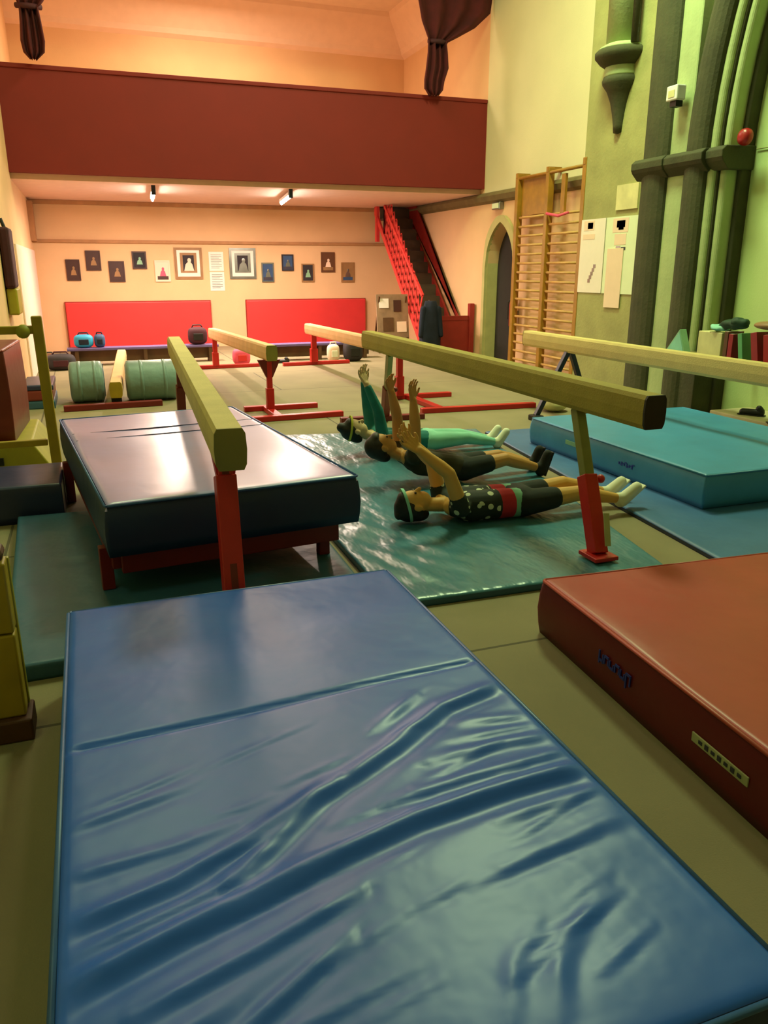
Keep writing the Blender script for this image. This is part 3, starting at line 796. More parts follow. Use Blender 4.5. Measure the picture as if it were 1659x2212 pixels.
# lattice guard on the open side
def guard(x, m, nm, zt, ya, yb):
    b = MB()
    b.bar((x, ya, slopez(ya)+zt), (x, yb, min(2.84, slopez(yb)+zt)), .045, .06)
    K = 15
    for i in range(K+1):
        y = ya+(yb-ya)*i/K
        lo = slopez(y)+.05; hi = min(2.84, slopez(y)+zt)
        y2 = min(yb, y+.30); b.bar((x, y, lo), (x, y2, min(2.84, slopez(y2)+zt)), .016, .045)
        y3 = max(ya, y-.02); b.bar((x, y, hi), (x, y2, min(2.84, slopez(y2)+.05)), .016, .045)
    return b.build(nm, m, t)
guard(SX0, 'stair_red', 'lattice_guard', 1.0, Y0s+.1, 16.45)
MB().bx(SX0-.012, SX0-.004, Y0s, Y1s, 0, .001).build('guard_shoe', 'stair_red', t)
MB().bx(SX0-.04, SX0+.03, 16.85, 16.95, 2.15, 2.86).build('hanger_post', 'stair_red', t)
raked(SX1-.02, .03, .62, .72, 'stair_deep', 'wall_handrail')
# newel and foot barrier
for x, h in ((5.92, .98), (6.72, .98)):
    MB().bx(x-.05, x+.05, 13.62, 13.72, 0, h).build('newel_post', 'stair_deep' , t, bevel=.012)
fb = MB(); fb.bx(5.97, 6.67, 13.65, 13.69, .68, .76); fb.bx(5.97, 6.67, 13.65, 13.69, .10, .18); fb.bx(5.97, 6.67, 13.66, 13.68, .18, .68)
fb.build('foot_gate', 'stair_deep', t)
t = thing('hanging_coat', 'dark navy coat hanging on the red stair foot', 'coat', (5.82, 13.50, .12))
cm = MB(); pr = []
for j in range(9):
    z = .92*(1-j/8); rw = .10+.08*math.sin(min(1, j/3)*PI/2)+.02*j/8
    pr.append((z, rw))
vs = []; fs = []; n = 20
for z, rw in pr:
    for k in range(n):
        a = 2*PI*k/n; r = rw*(1+.12*math.sin(5*a+z*4)); vs.append((r*math.cos(a), .55*r*math.sin(a), z))
for i in range(8):
    for k in range(n): fs.append((i*n+k, i*n+(k+1) % n, (i+1)*n+(k+1) % n, (i+1)*n+k))
fs.append(tuple(range(n))); fs.append(tuple(8*n+k for k in range(n)))
cm.add(vs, fs).build('coat_body', 'navy_coat', t, smooth=True)
for s in (-1, 1): MB().capsule((s*.15, -.02, .78), (s*.20, -.04, .32), .055, .045).build('sleeve', 'navy_coat', t, smooth=True)
MB().tube([(0, 0, .9), (0, .06, .93), (0, .12, .9)], .012, 8).build('hanging_loop', 'black', t)
t = thing('notice_board', 'grey-brown leaning display board behind the stair foot', 'board', (5.62, 14.9, 0), 0)
bb = MB().box((.0, 0, .62), (.66, .03, 1.0), Matrix.Rotation(-.12, 3, 'X')); bb.build('board_face', 'board_grey', t)
for s in (-1, 1): MB().bar((s*.28, .0, 1.08), (s*.28, .34, 0), .03, .03).build('rear_leg', 'bench_wood', t)
MB().bx(-.31, -.27, -.08, -.04, 0, .3).build('front_leg', 'bench_wood', t); MB().bx(.27, .31, -.08, -.04, 0, .3).build('front_leg', 'bench_wood', t)
for (x, z, w, h, m_) in ((-.18, .95, .2, .18, 'paper'), (.1, .9, .16, .22, 'frame_dark'), (-.1, .55, .22, .26, 'bench_wood'), (.18, .5, .2, .2, 'paper_pink')):
    MB().box((x, -.022-(z-.62)*-.12, z), (w, .006, h), Matrix.Rotation(-.12, 3, 'X')).build('pinned_sheet', m_, t)

# ------------------------------------------------------------------ back wall: pads, pictures, benches, bags
for (x0, x1, lab) in ((-.41, 2.44, 'long red padded wall panel nearer the left wall'), (3.20, 5.88, 'shorter red padded wall panel near the staircase')):
    t = thing('wall_pad', lab, 'wall pad', (x0, YB-.09, .02))
    MB().bx(0, x1-x0, 0, .085, 0, .93).build('pad_face', 'panel_red', t, bevel=.02)
    MB().bx(-.012, x1-x0+.012, .06, .088, -.012, .945).build('pad_edging', 'stair_deep', t)
def picture(label, x, z, w, h, fm, kind, group='framed photographs in a row on the back wall', cat='picture'):
    t = thing('picture_frame', label, cat, (x, YB-.016, z), 0, group)
    b = MB(); f = .028 if w < .5 else .05
    b.bx(-w/2, w/2, -.012, .014, h/2-f, h/2); b.bx(-w/2, w/2, -.012, .014, -h/2, -h/2+f); b.bx(-w/2, -w/2+f, -.012, .014, -h/2+f, h/2-f); b.bx(w/2-f, w/2, -.012, .014, -h/2+f, h/2-f)
    b.build('frame', fm, t)
    kinds = {'dark': ('frame_dark', 'frame_tan', 'frame_dark'), 'pink': ('paper_pink', 'pink', 'frame_dark'), 'teal': ('charcoal', 'wedge_teal', 'charcoal'), 'blue': ('denim', 'steel', 'ink'), 'warm': ('book_brown', 'paper_pink', 'frame_tan'), 'grey': ('frame_tan', 'steel', 'denim')}
    bg, c1, c2 = kinds[kind]
    pic = MB().bx(-w/2+f, w/2-f, -.004, .012, -h/2+f, h/2-f).build('print', bg if w < .5 else 'paper', t)
    if w >= .5:
        MB().bx(-w*.30, w*.30, -.007, -.004, -h*.30, h*.34).build('mount', 'frame_tan' if kind == 'warm' else 'steel', t)
        MB().bx(-w*.20, w*.20, -.009, -.007, -h*.24, h*.26).build('photo', 'charcoal' , t)
        s = .6
    else: s = .7
    fig = MB(); fig.ball((w*.03, -.008, h*.10), (w*.085*s/.7, .003, h*.075), nu=12, nv=8); fig.prism([(-w*.20*s/.7, -h*.24), (w*.22*s/.7, -h*.24), (w*.15*s/.7, -h*.02), (w*.06, h*.05), (-w*.02, h*.05), (-w*.13*s/.7, -h*.03)], 'y', -.010, -.005)
    fig.build('figure', c1, t)
    if w < .5: MB().bx(-w*.36, w*.36, -.0075, -.004, -h*.40, -h*.24).build('lower_band', c2, t)
row = [(-.19, 1.57, .26, .40, 'frame_dark', 'dark', 'small dark framed photo, lowered, first from the left wall'),
       (.20, 1.75, .28, .38, 'frame_dark', 'dark', 'small dark framed photo, raised, second from the left wall'),
       (.63, 1.54, .30, .40, 'frame_dark', 'dark', 'small dark framed photo, lowered, third from the left wall'),
       (1.08, 1.76, .28, .34, 'frame_dark', 'teal', 'small framed photo with teal patch, raised, fourth from the left wall'),
       (1.52, 1.55, .30, .42, 'paper_pink', 'pink', 'small pale pink framed photo beside the large tan framed picture'),
       (3.70, 1.52, .27, .40, 'steel', 'blue', 'small blue photo, lowered, beside the large silver framed picture'),
       (4.14, 1.72, .26, .34, 'charcoal', 'blue', 'small dark blue photo, raised, fourth from the staircase end'),
       (4.58, 1.51, .28, .38, 'frame_tan', 'teal', 'small photo in tan frame, lowered, third from the staircase end'),
       (5.04, 1.73, .31, .42, 'book_brown', 'warm', 'small photo in brown frame, raised, second from the staircase end'),
       (5.49, 1.52, .30, .42, 'frame_tan', 'grey', 'last small grey photo in the row, nearest the staircase')]
for x, z, w, h, fm, k, lab in row: picture(lab, x, z, w, h, fm, k)
picture('large tan framed picture with white mount at the row middle', 2.05, 1.70, .56, .62, 'frame_tan', 'warm')
picture('large silver framed picture right of the pinned paper sheets', 3.17, 1.70, .56, .62, 'steel', 'grey')
for z, lab in ((1.74, 'upper white text sheet between the two large pictures'), (1.34, 'lower white text sheet below the upper sheet')):
    t = thing('paper_sheet', lab, 'paper', (2.62, YB-.008, z), 0, 'text sheets on the back wall')  # plain paper text sheets flat on the wall
    MB().bx(-.15, .15, -.003, .006, -.19, .19).build('sheet', 'paper', t)
    b = MB()
    for k in range(9): b.bx(-.11, .11-.05*(k % 3 == 2), -.005, -.003, .13-k*.033, .139-k*.033)
    b.build('text_lines', 'steel', t)
def bench(label, x0, x1, y):
    t = thing('gym_bench', label, 'bench', (x0, y, 0), 0, 'low benches before the back wall')
    L = x1-x0
    MB().bx(0, L, 0, .28, .255, .30).build('seat', 'bench_top', t, bevel=.008)
    MB().bx(.05, L-.05, .115, .165, .06, .255).build('rail', 'bench_wood', t)
    for x in (.15, L/2, L-.15): MB().bx(x-.03, x+.03, .02, .26, 0, .255).build('leg', 'bench_wood', t)
bench('low bench with purple top before the long red panel', -.40, 2.15, 14.55)
bench('low bench with purple top before the shorter red panel', 2.90, 4.95, 14.15)
def bag(nm, label, cat, loc, d, m, m2, rot=0, group=None):
    t = thing(nm, label, cat, loc, rot, group)
    b = MB(); nu, nv = 18, 12; vs = []; fs = []
    for i in range(nv+1):
        tt = PI*i/nv
        for k in range(nu):
            a = 2*PI*k/nu
            def sp(v, e): return math.copysign(abs(v)**e, v)
            vs.append((d[0]/2*sp(math.sin(tt), .6)*sp(math.cos(a), .6), d[1]/2*sp(math.sin(tt), .6)*sp(math.sin(a), .6), d[2]/2*(1-sp(math.cos(tt), .6)) + .006*noise.noise(Vector((i, k, 3)))))
    for i in range(nv):
        for k in range(nu): fs.append((i*nu+k, i*nu+(k+1) % nu, (i+1)*nu+(k+1) % nu, (i+1)*nu+k))
    b.add(vs, fs).build('bag_body', m, t, smooth=True)
    MB().tube([(-d[0]*.28, 0, d[2]*.93), (-d[0]*.2, 0, d[2]*1.12), (d[0]*.2, 0, d[2]*1.12), (d[0]*.28, 0, d[2]*.93)], .012, 8).build('handle', m2, t, smooth=True)
    MB().box((0, -d[1]*.47, d[2]*.45), (d[0]*.5, .03, d[2]*.4)).build('front_pocket', m2, t, bevel=.01)
    return t
bag('holdall', 'bright blue holdall sitting on the bench by the left wall', 'bag', (-.12, 14.70, .302), (.32, .24, .22), 'aqua', 'navy_coat')
bag('holdall', 'small denim blue bag beside the bright blue holdall', 'bag', (.14, 14.70, .302), (.18, .22, .22), 'denim', 'navy_coat')
bag('backpack', 'dark maroon backpack on the end of the bench', 'bag', (1.80, 14.68, .302), (.34, .24, .30), 'maroon_cloth', 'black')
bag('holdall', 'dark charcoal bag on the floor by the left wall', 'bag', (-.50, 14.15, 0), (.46, .34, .26), 'charcoal', 'maroon_cloth')
bag('holdall', 'brown bag slumped against the left wall', 'bag', (-.70, 14.62, 0), (.26, .3, .22), 'book_brown', 'charcoal')
bag('gift_bag', 'pink bag on the floor under the pale beam', 'bag', (2.42, 13.85, 0), (.30, .24, .28), 'pink', 'panel_red')
bag('backpack', 'round dark backpack behind the olive beam end', 'bag', (4.42, 13.75, 0), (.34, .3, .38), 'charcoal', 'black')
bag('gift_bag', 'pale pink bag beside the round dark backpack', 'bag', (4.08, 13.85, 0), (.22, .2, .30), 'paper_pink', 'white_cloth')
def shoe(label, loc, rot, m, group='loose shoes'):
    t = thing('shoe', label, 'shoe', loc, rot, group)
    b = MB(); b.capsule((0, -.08, .035), (0, .10, .03), .038, .034); b.capsule((0, -.08, .05), (0, -.06, .075), .036, .034); b.build('upper', m, t, smooth=True)
    MB().box((0, .01, .006), (.075, .27, .012)).build('sole', 'black', t, bevel=.004)
shoe('black shoe on the floor before the purple bench', (3.15, 13.85, 0), 1.4, 'black')
shoe('dark shoe lying on the low plinth nearer the pier', (6.42, 6.35, .132), .5, 'black')
shoe('dark green shoe at the plinth edge by the frame edge', (6.34, 5.88, .132), 1.0, 'dark_green')
# left wall things
t = thing('wall_bag', 'dark bag with yellow panel hanging on the left wall', 'bag', (XL+.06, 10.55, 1.1))
MB().bx(-.05, .06, -.25, .25, .28, .95).build('bag_body', 'maroon_cloth', t, bevel=.03)
MB().bx(-.05, .065, -.22, .28, -.02, .28).build('yellow_panel', 'yellow_bright', t, bevel=.02)
MB().tube([(0, 0, .95), (-.03, 0, 1.05)], .02, 8).build('hanging_loop', 'black', t)

# ------------------------------------------------------------------ shelf on the right with its things
t = thing('wall_shelf', 'narrow wooden shelf on the right wall carrying books and card', 'shelf', (5.98, 4.6, .68))
MB().bx(0, .30, 0, 2.75, 0, .04).build('shelf_board', 'shelf_wood', t, bevel=.005)
for y in (.3, 2.2): MB().bar((.05, y, -.02), (.815, y, -.02), .04, .04).build('bracket', 'shelf_wood', t)
struct(MB().bx(6.25, XR, 4.2, 6.78, 0, .13).build('trim_9', 'plinth', bevel=.01))
t = thing('card_box', 'cream cardboard box at the shelf end beside the pier', 'box', (6.05, 6.52, .722))
MB().bx(0, .2, 0, .34, 0, .25).build('carton', 'cream_card', t, bevel=.006)
MB().bx(-.002, .202, .16, .18, .25, .253).build('tape', 'label_cream', t)
t = thing('folded_cloth', 'dark green folded cloth heaped over the cream box and brown book', 'cloth', (6.10, 6.50, .996))
b = MB(); b.ball((0, -.06, .06), (.07, .17, .04)); b.ball((.0, -.13, .085), (.06, .11, .045)); b.lump(.03, 14).build('cloth_heap', 'dark_green', t, smooth=True)
b = MB(); b.ball((0, .12, .02), (.07, .12, .035)); b.lump(.02, 14).build('mint_fold', 'mint_cloth', t, smooth=True)
def book(label, y, w, h, m, lean=0):
    lean = -lean
    t = thing('book', label, 'book', (6.03, y, .722), 0, 'books on the wall shelf')
    R = Matrix.Rotation(lean, 3, 'X')
    MB().box((.1, 0, h/2+abs(math.sin(lean))*w/2), (.2, w, h), R).build('cover', m, t, bevel=.003)
    MB().box((.1, 0, h/2+abs(math.sin(lean))*w/2), (.19, w*.72, h+.002), R).build('pages', 'paper', t)
book('brown book next to the cream box', 6.44, .05, .27, 'book_brown')
book('red book between brown and green books', 6.375, .06, .25, 'book_red')
book('leaning green book on the wall shelf', 6.24, .055, .26, 'book_green', .2)
book('wide dark red book leaning behind the green one', 6.06, .08, .28, 'book_red', .22)
book('tall red book at the frame edge of the shelf', 5.90, .09, .27, 'alarm_red', .16)
t = thing('brown_pouch', 'brown pouch lying on top of the red books', 'pouch', (6.12, 6.0, 1.045))
b = MB(); b.ball((0, 0, .03), (.09, .17, .04)); b.build('pouch_body', 'frame_tan', t, smooth=True); MB().tube([(0, -.15, .03), (0, -.19, .05)], .01, 6).build('zip_pull', 'black', t)
t = thing('foam_wedge', 'pale teal triangular wedge standing on the shelf end', 'wedge', (5.99, 7.02, .722))
MB().prism([(-.02, 0), (.29, 0), (.09, .25)], 'x', .02, .11).build('wedge_body', 'wedge_teal', t, bevel=.006)
MB().prism([(.0, .012), (.26, .012), (.088, .22)], 'x', .016, .0195).build('front_facing', 'mint_cloth', t)
t = thing('round_cushion', 'small cream round cushion on the floor behind olive beam', 'cushion', (5.02, 7.95, 0))
MB().ball((0, 0, .075), (.16, .16, .075)).build('cushion_body', 'cream_card', t, smooth=True); MB().ball((0, 0, .15), (.02, .02, .008)).build('button', 'label_cream', t)

# ------------------------------------------------------------------ strip lights and curtains
def strip(label, x0, y0, x1, y1):
    t = thing('strip_light', label, 'light', (0, 0, 0), 0, 'bare strip lights under the gallery')
    a, b = Vector((x0, y0, 2.74)), Vector((x1, y1, 2.74))
    MB().bar(a+Vector((0, 0, .05)), b+Vector((0, 0, .05)), .08, .05).build('batten', 'fitting', t, bevel=.006)
    d = (b-a).normalized()
    MB().tube([a+d*.04, b-d*.04], .019, 12).build('tube', 'tube', t, smooth=True)
    MB().bar(a+Vector((0, 0, 0)), a+Vector((0, 0, .08)), .05, .05).build('end_holder', 'fitting', t); MB().bar(b, b+Vector((0, 0, .08)), .05, .05).build('end_holder', 'fitting', t)
    MB().bx(x0-.03, x0+.03, y0-.05, y0, 2.72, 2.93).build('hanger', 'navy_steel', t)
strip('bare strip light nearer the left wall under the gallery', 1.17, 13.9, 1.26, 15.3)
strip('bare strip light nearer the staircase under the gallery', 3.36, 13.75, 3.56, 15.3)

def curtain(label, prof, y, ph):
    """gathered curtain: rows of (x_left, x_right, z)"""
    t = thing('curtain', label, 'curtain', (0, 0, 0), 0, 'tied-back curtains above the gallery')
    def sheet_(rows, nm):
        b = MB(); n = 30; vs = []; fs = []
        for (xl, xr, z) in rows:
            for k in range(n+1):
                u = k/n; x = xl+(xr-xl)*u
                vs.append((x, y+.05*math.sin(u*22+ph+z*.6)+.02*math.sin(u*9+z*3), z))
        R_ = len(rows)
        off = len(vs)
        vs += [(v[0], v[1]+.03, v[2]) for v in vs]
        for i in range(R_-1):
            for k in range(n):
                q = (i*(n+1)+k, i*(n+1)+k+1, (i+1)*(n+1)+k+1, (i+1)*(n+1)+k)
                fs.append(q); fs.append(tuple(off+j for j in reversed(q)))
        for i in range(R_-1):
            for k in (0, n):
                a, c = i*(n+1)+k, (i+1)*(n+1)+k; fs.append((a, c, off+c, off+a))
        for k in range(n):
            for i in (0, R_-1):
                a, c = i*(n+1)+k, i*(n+1)+k+1; fs.append((a, c, off+c, off+a))
        b.add(vs, fs).build(nm, 'curtain', t, smooth=True)
    up, tail = prof
    sheet_(up, 'gathered_drape'); sheet_(tail, 'hanging_tail')
    xm = (up[-1][0]+up[-1][1])/2
    MB().tube([(xm-.16, y+.02, up[-1][2]+.02), (xm, y-.09, up[-1][2]), (xm+.16, y+.02, up[-1][2]+.02)], .035, 10).build('tie_band', 'maroon_cloth', t, smooth=True)
curtain('dark maroon curtain tied in a narrow tail by the left wall', (
    [(-.62, .05, 6.3), (-.56, -.02, 5.6), (-.52, -.06, 5.30), (-.50, -.14, 5.12), (-.47, -.22, 5.02)],
    [(-.47, -.22, 5.04), (-.48, -.20, 4.85), (-.50, -.18, 4.62), (-.48, -.20, 4.48), (-.40, -.30, 4.39)]), 13.28, 0)
curtain('large dark maroon curtain swag over the gallery end', (
    [(5.25, 6.78, 6.3), (5.36, 6.78, 5.9), (5.42, 6.74, 5.62), (5.48, 6.46, 5.38), (5.56, 6.16, 5.22), (5.62, 5.92, 5.10)],
    [(5.60, 5.94, 5.12), (5.60, 5.97, 4.95), (5.58, 5.99, 4.75), (5.55, 5.92, 4.55), (5.55, 5.90, 4.42), (5.64, 5.82, 4.33)]), 13.28, 1.3)

# ------------------------------------------------------------------ the three children
def remeshed(mb, nm, m, parent, vox=.012, sm=3, label=None):
    o = mb.build(nm, m, parent, smooth=True)
    rm = o.modifiers.new('r', 'REMESH'); rm.mode = 'VOXEL'; rm.voxel_size = vox
    s = o.modifiers.new('s', 'SMOOTH'); s.factor = .5; s.iterations = sm
    mw = o.parent; o.parent = None
    dg = bpy.context.evaluated_depsgraph_get(); dg.update()
    me = bpy.data.meshes.new_from_object(o.evaluated_get(dg)); o.modifiers.clear()
    o.data = me
    for p in me.polygons: p.use_smooth = True
    o.parent = mw
    if label: o['label'] = label
    return o
def lerp(a, b, t): return Vector(a)+(Vector(b)-Vector(a))*t
def hand(b, wrist, d, palm_n, s=1.0):
    """palm, four unequal bent fingers and a side thumb; d = pointing direction, palm_n = palm normal"""
    d = Vector(d).normalized(); nrm = Vector(palm_n); nrm = (nrm-d*nrm.dot(d)).normalized(); sd = d.cross(nrm)
    w = Vector(wrist)
    for k in range(4):
        off = (k-1.5)*.0225*s
        b.capsule(w+sd*off*.6, w+d*.075*s+sd*off, .014*s, .0125*s, 8)
        L = (.062, .072, .068, .052)[k]*s
        p0 = w+d*.075*s+sd*off*1.05; p1 = p0+(d*.9+nrm*.25+sd*(k-1.5)*.16).normalized()*L*.55; p2 = p1+(d*.75+nrm*.55).normalized()*L*.5
        b.capsule(p0, p1, .0092*s, .0086*s, 8); b.capsule(p1, p2, .0086*s, .0076*s, 8)
    q0 = w+d*.02*s+sd*.026*s; q1 = q0+(d*.6+sd*.75+nrm*.2).normalized()*.04*s; q2 = q1+(d*.9+sd*.25+nrm*.3).normalized()*.03*s
    b.capsule(q0, q1, .0125*s, .0105*s, 8); b.capsule(q1, q2, .0105*s, .009*s, 8)

def child(label, J, skin, hair, top, bottom, shoes, extras, S=1.0, sleeve=.35, leg_cover=.45, loc=(0, 0, 0)):
    t = thing('person', label, 'person', loc)
    b = MB()
    hd, nk, ch, pv = [Vector(J[k]) for k in ('head', 'neck', 'chest', 'pelvis')]
    lat = Vector((0, 1, 0))
    sh = [Vector(J['shoulder'+s]) for s in 'NF']; el = [Vector(J['elbow'+s]) for s in 'NF']; wr_ = [Vector(J['wrist'+s]) for s in 'NF']
    hp = [pv-lat*.075*S, pv+lat*.075*S]; kn = [Vector(J['knee'+s]) for s in 'NF']; an = [Vector(J['ankle'+s]) for s in 'NF']
    crown = (hd-nk).normalized(); face = Vector(J['face']); face = (face-crown*face.dot(crown)).normalized(); side = crown.cross(face)
    Rh = Matrix((side, face, crown)).transposed()
    # trunk
    for s in (-1, 1):
        b.capsule(ch+lat*s*.06*S, pv+lat*s*.05*S, .088*S, .085*S)
        b.capsule(ch+lat*s*.05*S, lerp(nk, ch, .35)+lat*s*.07*S, .08*S, .055*S)
    b.capsule(pv-lat*.05*S, pv+lat*.05*S, .092*S, .092*S)
    b.capsule(lerp(nk, ch, .2), hd-crown*.03*S, .048*S, .044*S)
    for i in (0, 1):
        b.capsule(lerp(nk, ch, .35), sh[i], .05*S, .05*S)
        b.capsule(sh[i], el[i], .052*S, .041*S); b.capsule(el[i], lerp(el[i], wr_[i], .3), .041*S, .042*S); b.capsule(lerp(el[i], wr_[i], .3), wr_[i], .042*S, .027*S)
        d = (wr_[i]-el[i]).normalized()
        hand(b, wr_[i]+d*.01, d, Vector((.55, -.83, 0)), S)
        b.capsule(hp[i], kn[i], .077*S, .052*S); b.capsule(kn[i], lerp(kn[i], an[i], .35), .05*S, .05*S); b.capsule(lerp(kn[i], an[i], .35), an[i], .05*S, .031*S)
        b.capsule(an[i], an[i]+(an[i]-kn[i]).normalized()*.03*S+Vector(J['toe']).normalized()*.10*S, .031*S, .024*S)
    # head
    b.ball(hd+crown*.02*S, (.076*S, .092*S, .10*S), Rh, 24, 18)
    b.ball(hd-crown*.045*S+face*.022*S, (.056*S, .066*S, .062*S), Rh, 20, 14)
    b.capsule(hd+face*.086*S+crown*.012*S, hd+face*.105*S-crown*.02*S, .010*S, .014*S, 8)
    b.capsule(hd+face*.076*S-crown*.055*S-side*.016*S, hd+face*.076*S-crown*.055*S+side*.016*S, .010*S, .010*S, 8)
    for s in (-1, 1): b.ball(hd+side*s*.078*S-crown*.005*S, (.012*S, .022*S, .032*S), Rh, 10, 8)
    remeshed(b, 'body', skin, t, .0062, 2)
    e = MB()
    for s in (-1, 1): e.ball(hd+face*.088*S+side*s*.030*S+crown*.012*S, (.011*S, .006*S, .008*S), Rh, 10, 8)
    e.build('eyes', 'eye', t, smooth=True)
    h = MB()
    h.ball(hd+crown*.034*S-face*.022*S, (.086*S, .094*S, .102*S), Rh, 24, 18)
    h.ball(hd+crown*.085*S+face*.03*S, (.062*S, .055*S, .035*S), Rh, 16, 12)
    h.ball(hd-crown*.02*S-face*.06*S, (.07*S, .05*S, .08*S), Rh, 16, 12)
    if extras.get('bun'): h.ball(hd+crown*.13*S-face*.03*S, .045*S)
    if extras.get('tail'):
        h.capsule(hd+crown*.10*S-face*.06*S, hd+Vector((-.12, -.02, -hd.z+.105)), .035*S, .025*S)
    remeshed(h, 'hair', hair, t, .012)
    # top
    c = MB()
    for s in (-1, 1):
        c.capsule(ch+lat*s*.06*S, lerp(pv, ch, .12)+lat*s*.052*S, .100*S, .096*S)
        c.capsule(ch+lat*s*.055*S, lerp(nk, ch, .45)+lat*s*.075*S, .092*S, .064*S)
    for i in (0, 1):
        c.capsule(lerp(nk, ch, .5), sh[i], .06*S, .062*S)
        if sleeve > 0:
            f = min(1, sleeve/.5)
            c.capsule(sh[i], lerp(sh[i], el[i], f), .060*S, lerp((.060*S, 0, 0), (.048*S, 0, 0), f).x)
            if sleeve > .5: c.capsule(el[i], lerp(el[i], wr_[i], (sleeve-.5)/.5), .048*S, .036*S)
    remeshed(c, 'top', top, t, .012)
    # shorts or leggings
    c = MB()
    c.capsule(pv-lat*.05*S, pv+lat*.05*S, .102*S, .102*S)
    c.capsule(pv-Vector((.06, 0, 0))*S-lat*.045*S, pv-Vector((.06, 0, 0))*S+lat*.045*S, .095*S, .095*S)
    for i in (0, 1):
        f = min(1, leg_cover/.5)
        c.capsule(hp[i], lerp(hp[i], kn[i], f), .090*S, (.090-.030*f)*S)
        if leg_cover > .5: c.capsule(kn[i], lerp(kn[i], an[i], (leg_cover-.5)/.5), .060*S, .040*S)
    remeshed(c, 'shorts' if leg_cover <= .5 else 'leggings', bottom, t, .012)
    for i in (0, 1):
        c = MB(); td = Vector(J['toe']).normalized(); a = an[i]
        ax = (an[i]-kn[i]).normalized()
        c.capsule(a+ax*.025*S-td*.02*S, a+ax*.03*S+td*.125*S, .046*S, .038*S); c.capsule(a-ax*.015*S, a+ax*.025*S, .041*S, .046*S)
        so = remeshed(c, 'shoe' if shoes != 'sock' else 'sock', extras.get('shoe_mat', 'black_cloth'), t, .011)
        if shoes == 'shoe':
            MB().bar(a+ax*.066*S-td*.05*S, a+ax*.062*S+td*.155*S, .062*S, .014*S, up=ax).build('sole', extras.get('sole_mat', 'black'), so, bevel=.004)
    if extras.get('band'):
        R2 = Rh
        prof = [(1.0, -.010), (1.02, -.006), (1.02, .006), (1.0, .010)]
        bb = MB(); vs = []; fs = []; n = 28
        for r, z in prof:
            for k in range(n):
                an_ = 2*PI*k/n; vs.append(hd+crown*(.055*S+z)+Rh @ Vector((.090*S*r*math.cos(an_), .108*S*r*math.sin(an_)-.006, .035*math.sin(an_))))
        for i in range(3):
            for k in range(n): fs.append((i*n+k, i*n+(k+1) % n, (i+1)*n+(k+1) % n, (i+1)*n+k))
        bb.add(vs, fs).build('hair_band', extras['band'], t, smooth=True)
    return t

shirt = band_mat('patterned_shirt', [(0, (28, 34, 30)), (.60, (178, 24, 44)), (.76, (120, 176, 150)), (.90, (22, 24, 24))], 0, .8, spots=(16, .32, .58, (196, 200, 176)))
M['shirt'] = shirt
Z0 = .05
child('person lying nearest, black shorts and patterned top, arms raised, white trainers', dict(
    head=(1.83, 4.44, .165), neck=(1.98, 4.42, .155), chest=(2.16, 4.40, .150), pelvis=(2.54, 4.36, .150), face=(.45, -.1, .9),
    shoulderN=(2.06, 4.24, .175), shoulderF=(2.06, 4.57, .175), elbowN=(1.96, 4.22, .41), elbowF=(1.98, 4.53, .41), wristN=(1.78, 4.26, .56), wristF=(1.80, 4.46, .58),
    kneeN=(2.93, 4.28, .175), kneeF=(2.92, 4.45, .20), ankleN=(3.27, 4.28, .105), ankleF=(3.27, 4.45, .105), toe=(.8, 0, .6)),
    'skin_warm', 'hair_dark', 'shirt', 'black_cloth', 'shoe', dict(shoe_mat='white_cloth', sole_mat='white_cloth', band='mint_cloth', tail=True), S=1.0, sleeve=.12, leg_cover=.26)
child('person lying in the middle, dark top and shorts, black shoes, arms up', dict(
    head=(1.95, 5.38, .335), neck=(2.06, 5.36, .275), chest=(2.22, 5.34, .215), pelvis=(2.56, 5.30, .150), face=(.75, -.1, .65),
    shoulderN=(2.13, 5.18, .295), shoulderF=(2.13, 5.50, .295), elbowN=(2.13, 5.18, .52), elbowF=(2.09, 5.44, .54), wristN=(2.12, 5.20, .70), wristF=(2.02, 5.38, .74),
    kneeN=(2.90, 5.22, .20), kneeF=(2.92, 5.38, .19), ankleN=(3.20, 5.22, .105), ankleF=(3.22, 5.38, .105), toe=(.35, 0, .95)),
    'skin_tan', 'hair_dark', 'brown_cloth', 'black_cloth', 'shoe', dict(shoe_mat='black_cloth', tail=False), S=.97, sleeve=.10, leg_cover=.28)
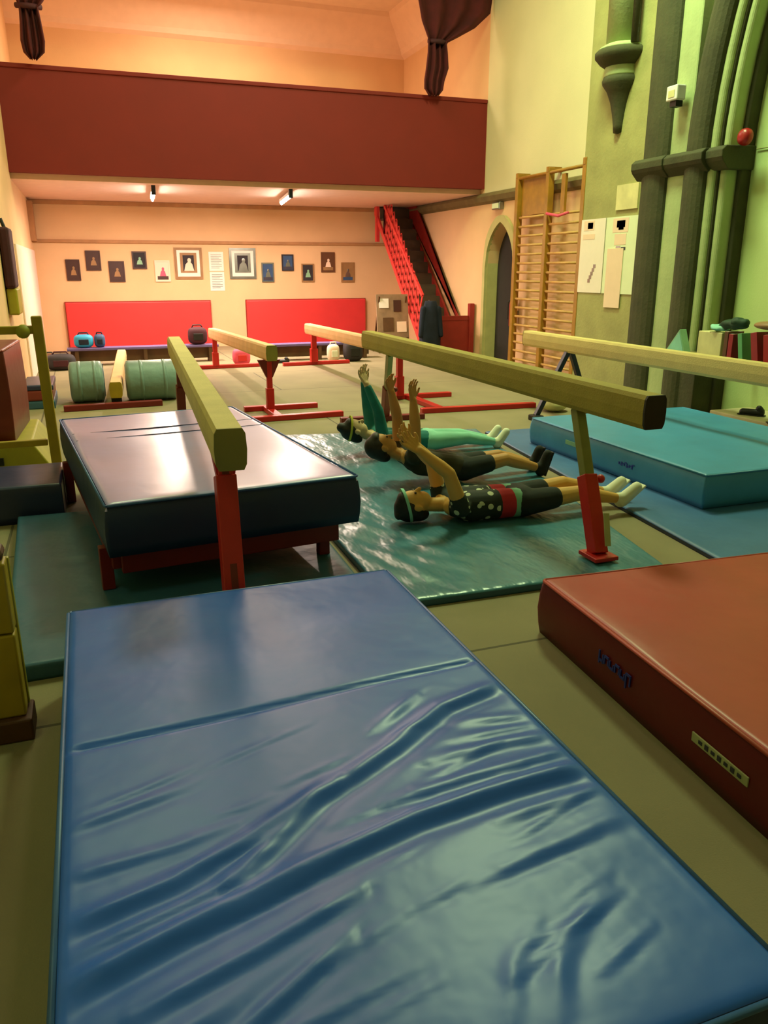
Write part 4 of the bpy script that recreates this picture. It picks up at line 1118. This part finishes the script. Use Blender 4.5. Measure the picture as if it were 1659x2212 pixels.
child('person lying farthest, teal sleeves and mint leggings, arms up, yellow hair band', dict(
    head=(2.06, 6.36, .27), neck=(2.17, 6.35, .215), chest=(2.34, 6.34, .175), pelvis=(2.72, 6.32, .150), face=(.65, -.1, .75),
    shoulderN=(2.25, 6.19, .235), shoulderF=(2.25, 6.49, .235), elbowN=(2.21, 6.20, .46), elbowF=(2.20, 6.46, .47), wristN=(2.12, 6.24, .68), wristF=(2.16, 6.42, .69),
    kneeN=(3.06, 6.24, .155), kneeF=(3.06, 6.40, .155), ankleN=(3.36, 6.24, .095), ankleF=(3.36, 6.40, .095), toe=(.6, 0, .8)),
    'skin_pale', 'hair_black', 'teal_cloth', 'mint_cloth', 'sock', dict(shoe_mat='white_cloth', band='yellow_cloth', bun=True), S=.95, sleeve=.93, leg_cover=.95)

# ------------------------------------------------------------------ lights
def area(nm, loc, size, power, col, rot=(0, 0, 0), sy=None):
    l = bpy.data.lights.new(nm, 'AREA'); l.energy = power; l.color = col; l.size = size
    if sy: l.shape = 'RECTANGLE'; l.size_y = sy
    o = bpy.data.objects.new(nm, l); COL.objects.link(o); o.location = loc; o.rotation_euler = rot; return o
GREEN = (.76, 1.0, .47)
area('hall_area_light', (4.5, 8.0, 7.2), 1.0, 450, GREEN, sy=1.6)
area('hall_area_light', (0.2, 9.2, 7.2), 1.0, 120, GREEN, sy=2.0)
area('hall_area_light', (-2.2, 1.0, 7.2), 1.0, 36, GREEN, sy=1.6)  # unseen fill added for the near floor, kept out of the mat's reflection
area('gallery_lamp', (1.2, 14.6, 2.68), .12, 185, (1, .78, .64), sy=1.4)
area('gallery_lamp', (3.46, 14.5, 2.68), .12, 205, (1, .78, .64), sy=1.4)
area('alcove_lamp', (2.5, 15.2, 6.3), 1.2, 200, (1, .76, .53), sy=1.2)
area('front_fill', (2.6, 11.6, 7.2), .5, 110, (1, .80, .58), sy=1.6)  # unseen warm fill added to brighten the far floor and gallery front
w = bpy.data.worlds.new('world'); scene.world = w; w.use_nodes = True
w.node_tree.nodes['Background'].inputs[0].default_value = (.5, .55, .35, 1); w.node_tree.nodes['Background'].inputs[1].default_value = .15

# ------------------------------------------------------------------ camera
cam = bpy.data.cameras.new('camera'); co = bpy.data.objects.new('camera', cam); COL.objects.link(co); scene.camera = co
F = 1700.0
cam.sensor_fit = 'VERTICAL'; cam.sensor_height = 24.0; cam.lens = 24.0*F/2212.0
co.location = (0, 0, 1.6)
pitch, yaw = math.radians(17.193), math.radians(20.051)
co.rotation_euler = (PI/2-pitch, 0, -yaw)
cam.clip_end = 100
scene.view_settings.view_transform = 'Standard'
scene.view_settings.look = 'None'
scene.view_settings.exposure = 0.0
scene.cycles.max_bounces = 6
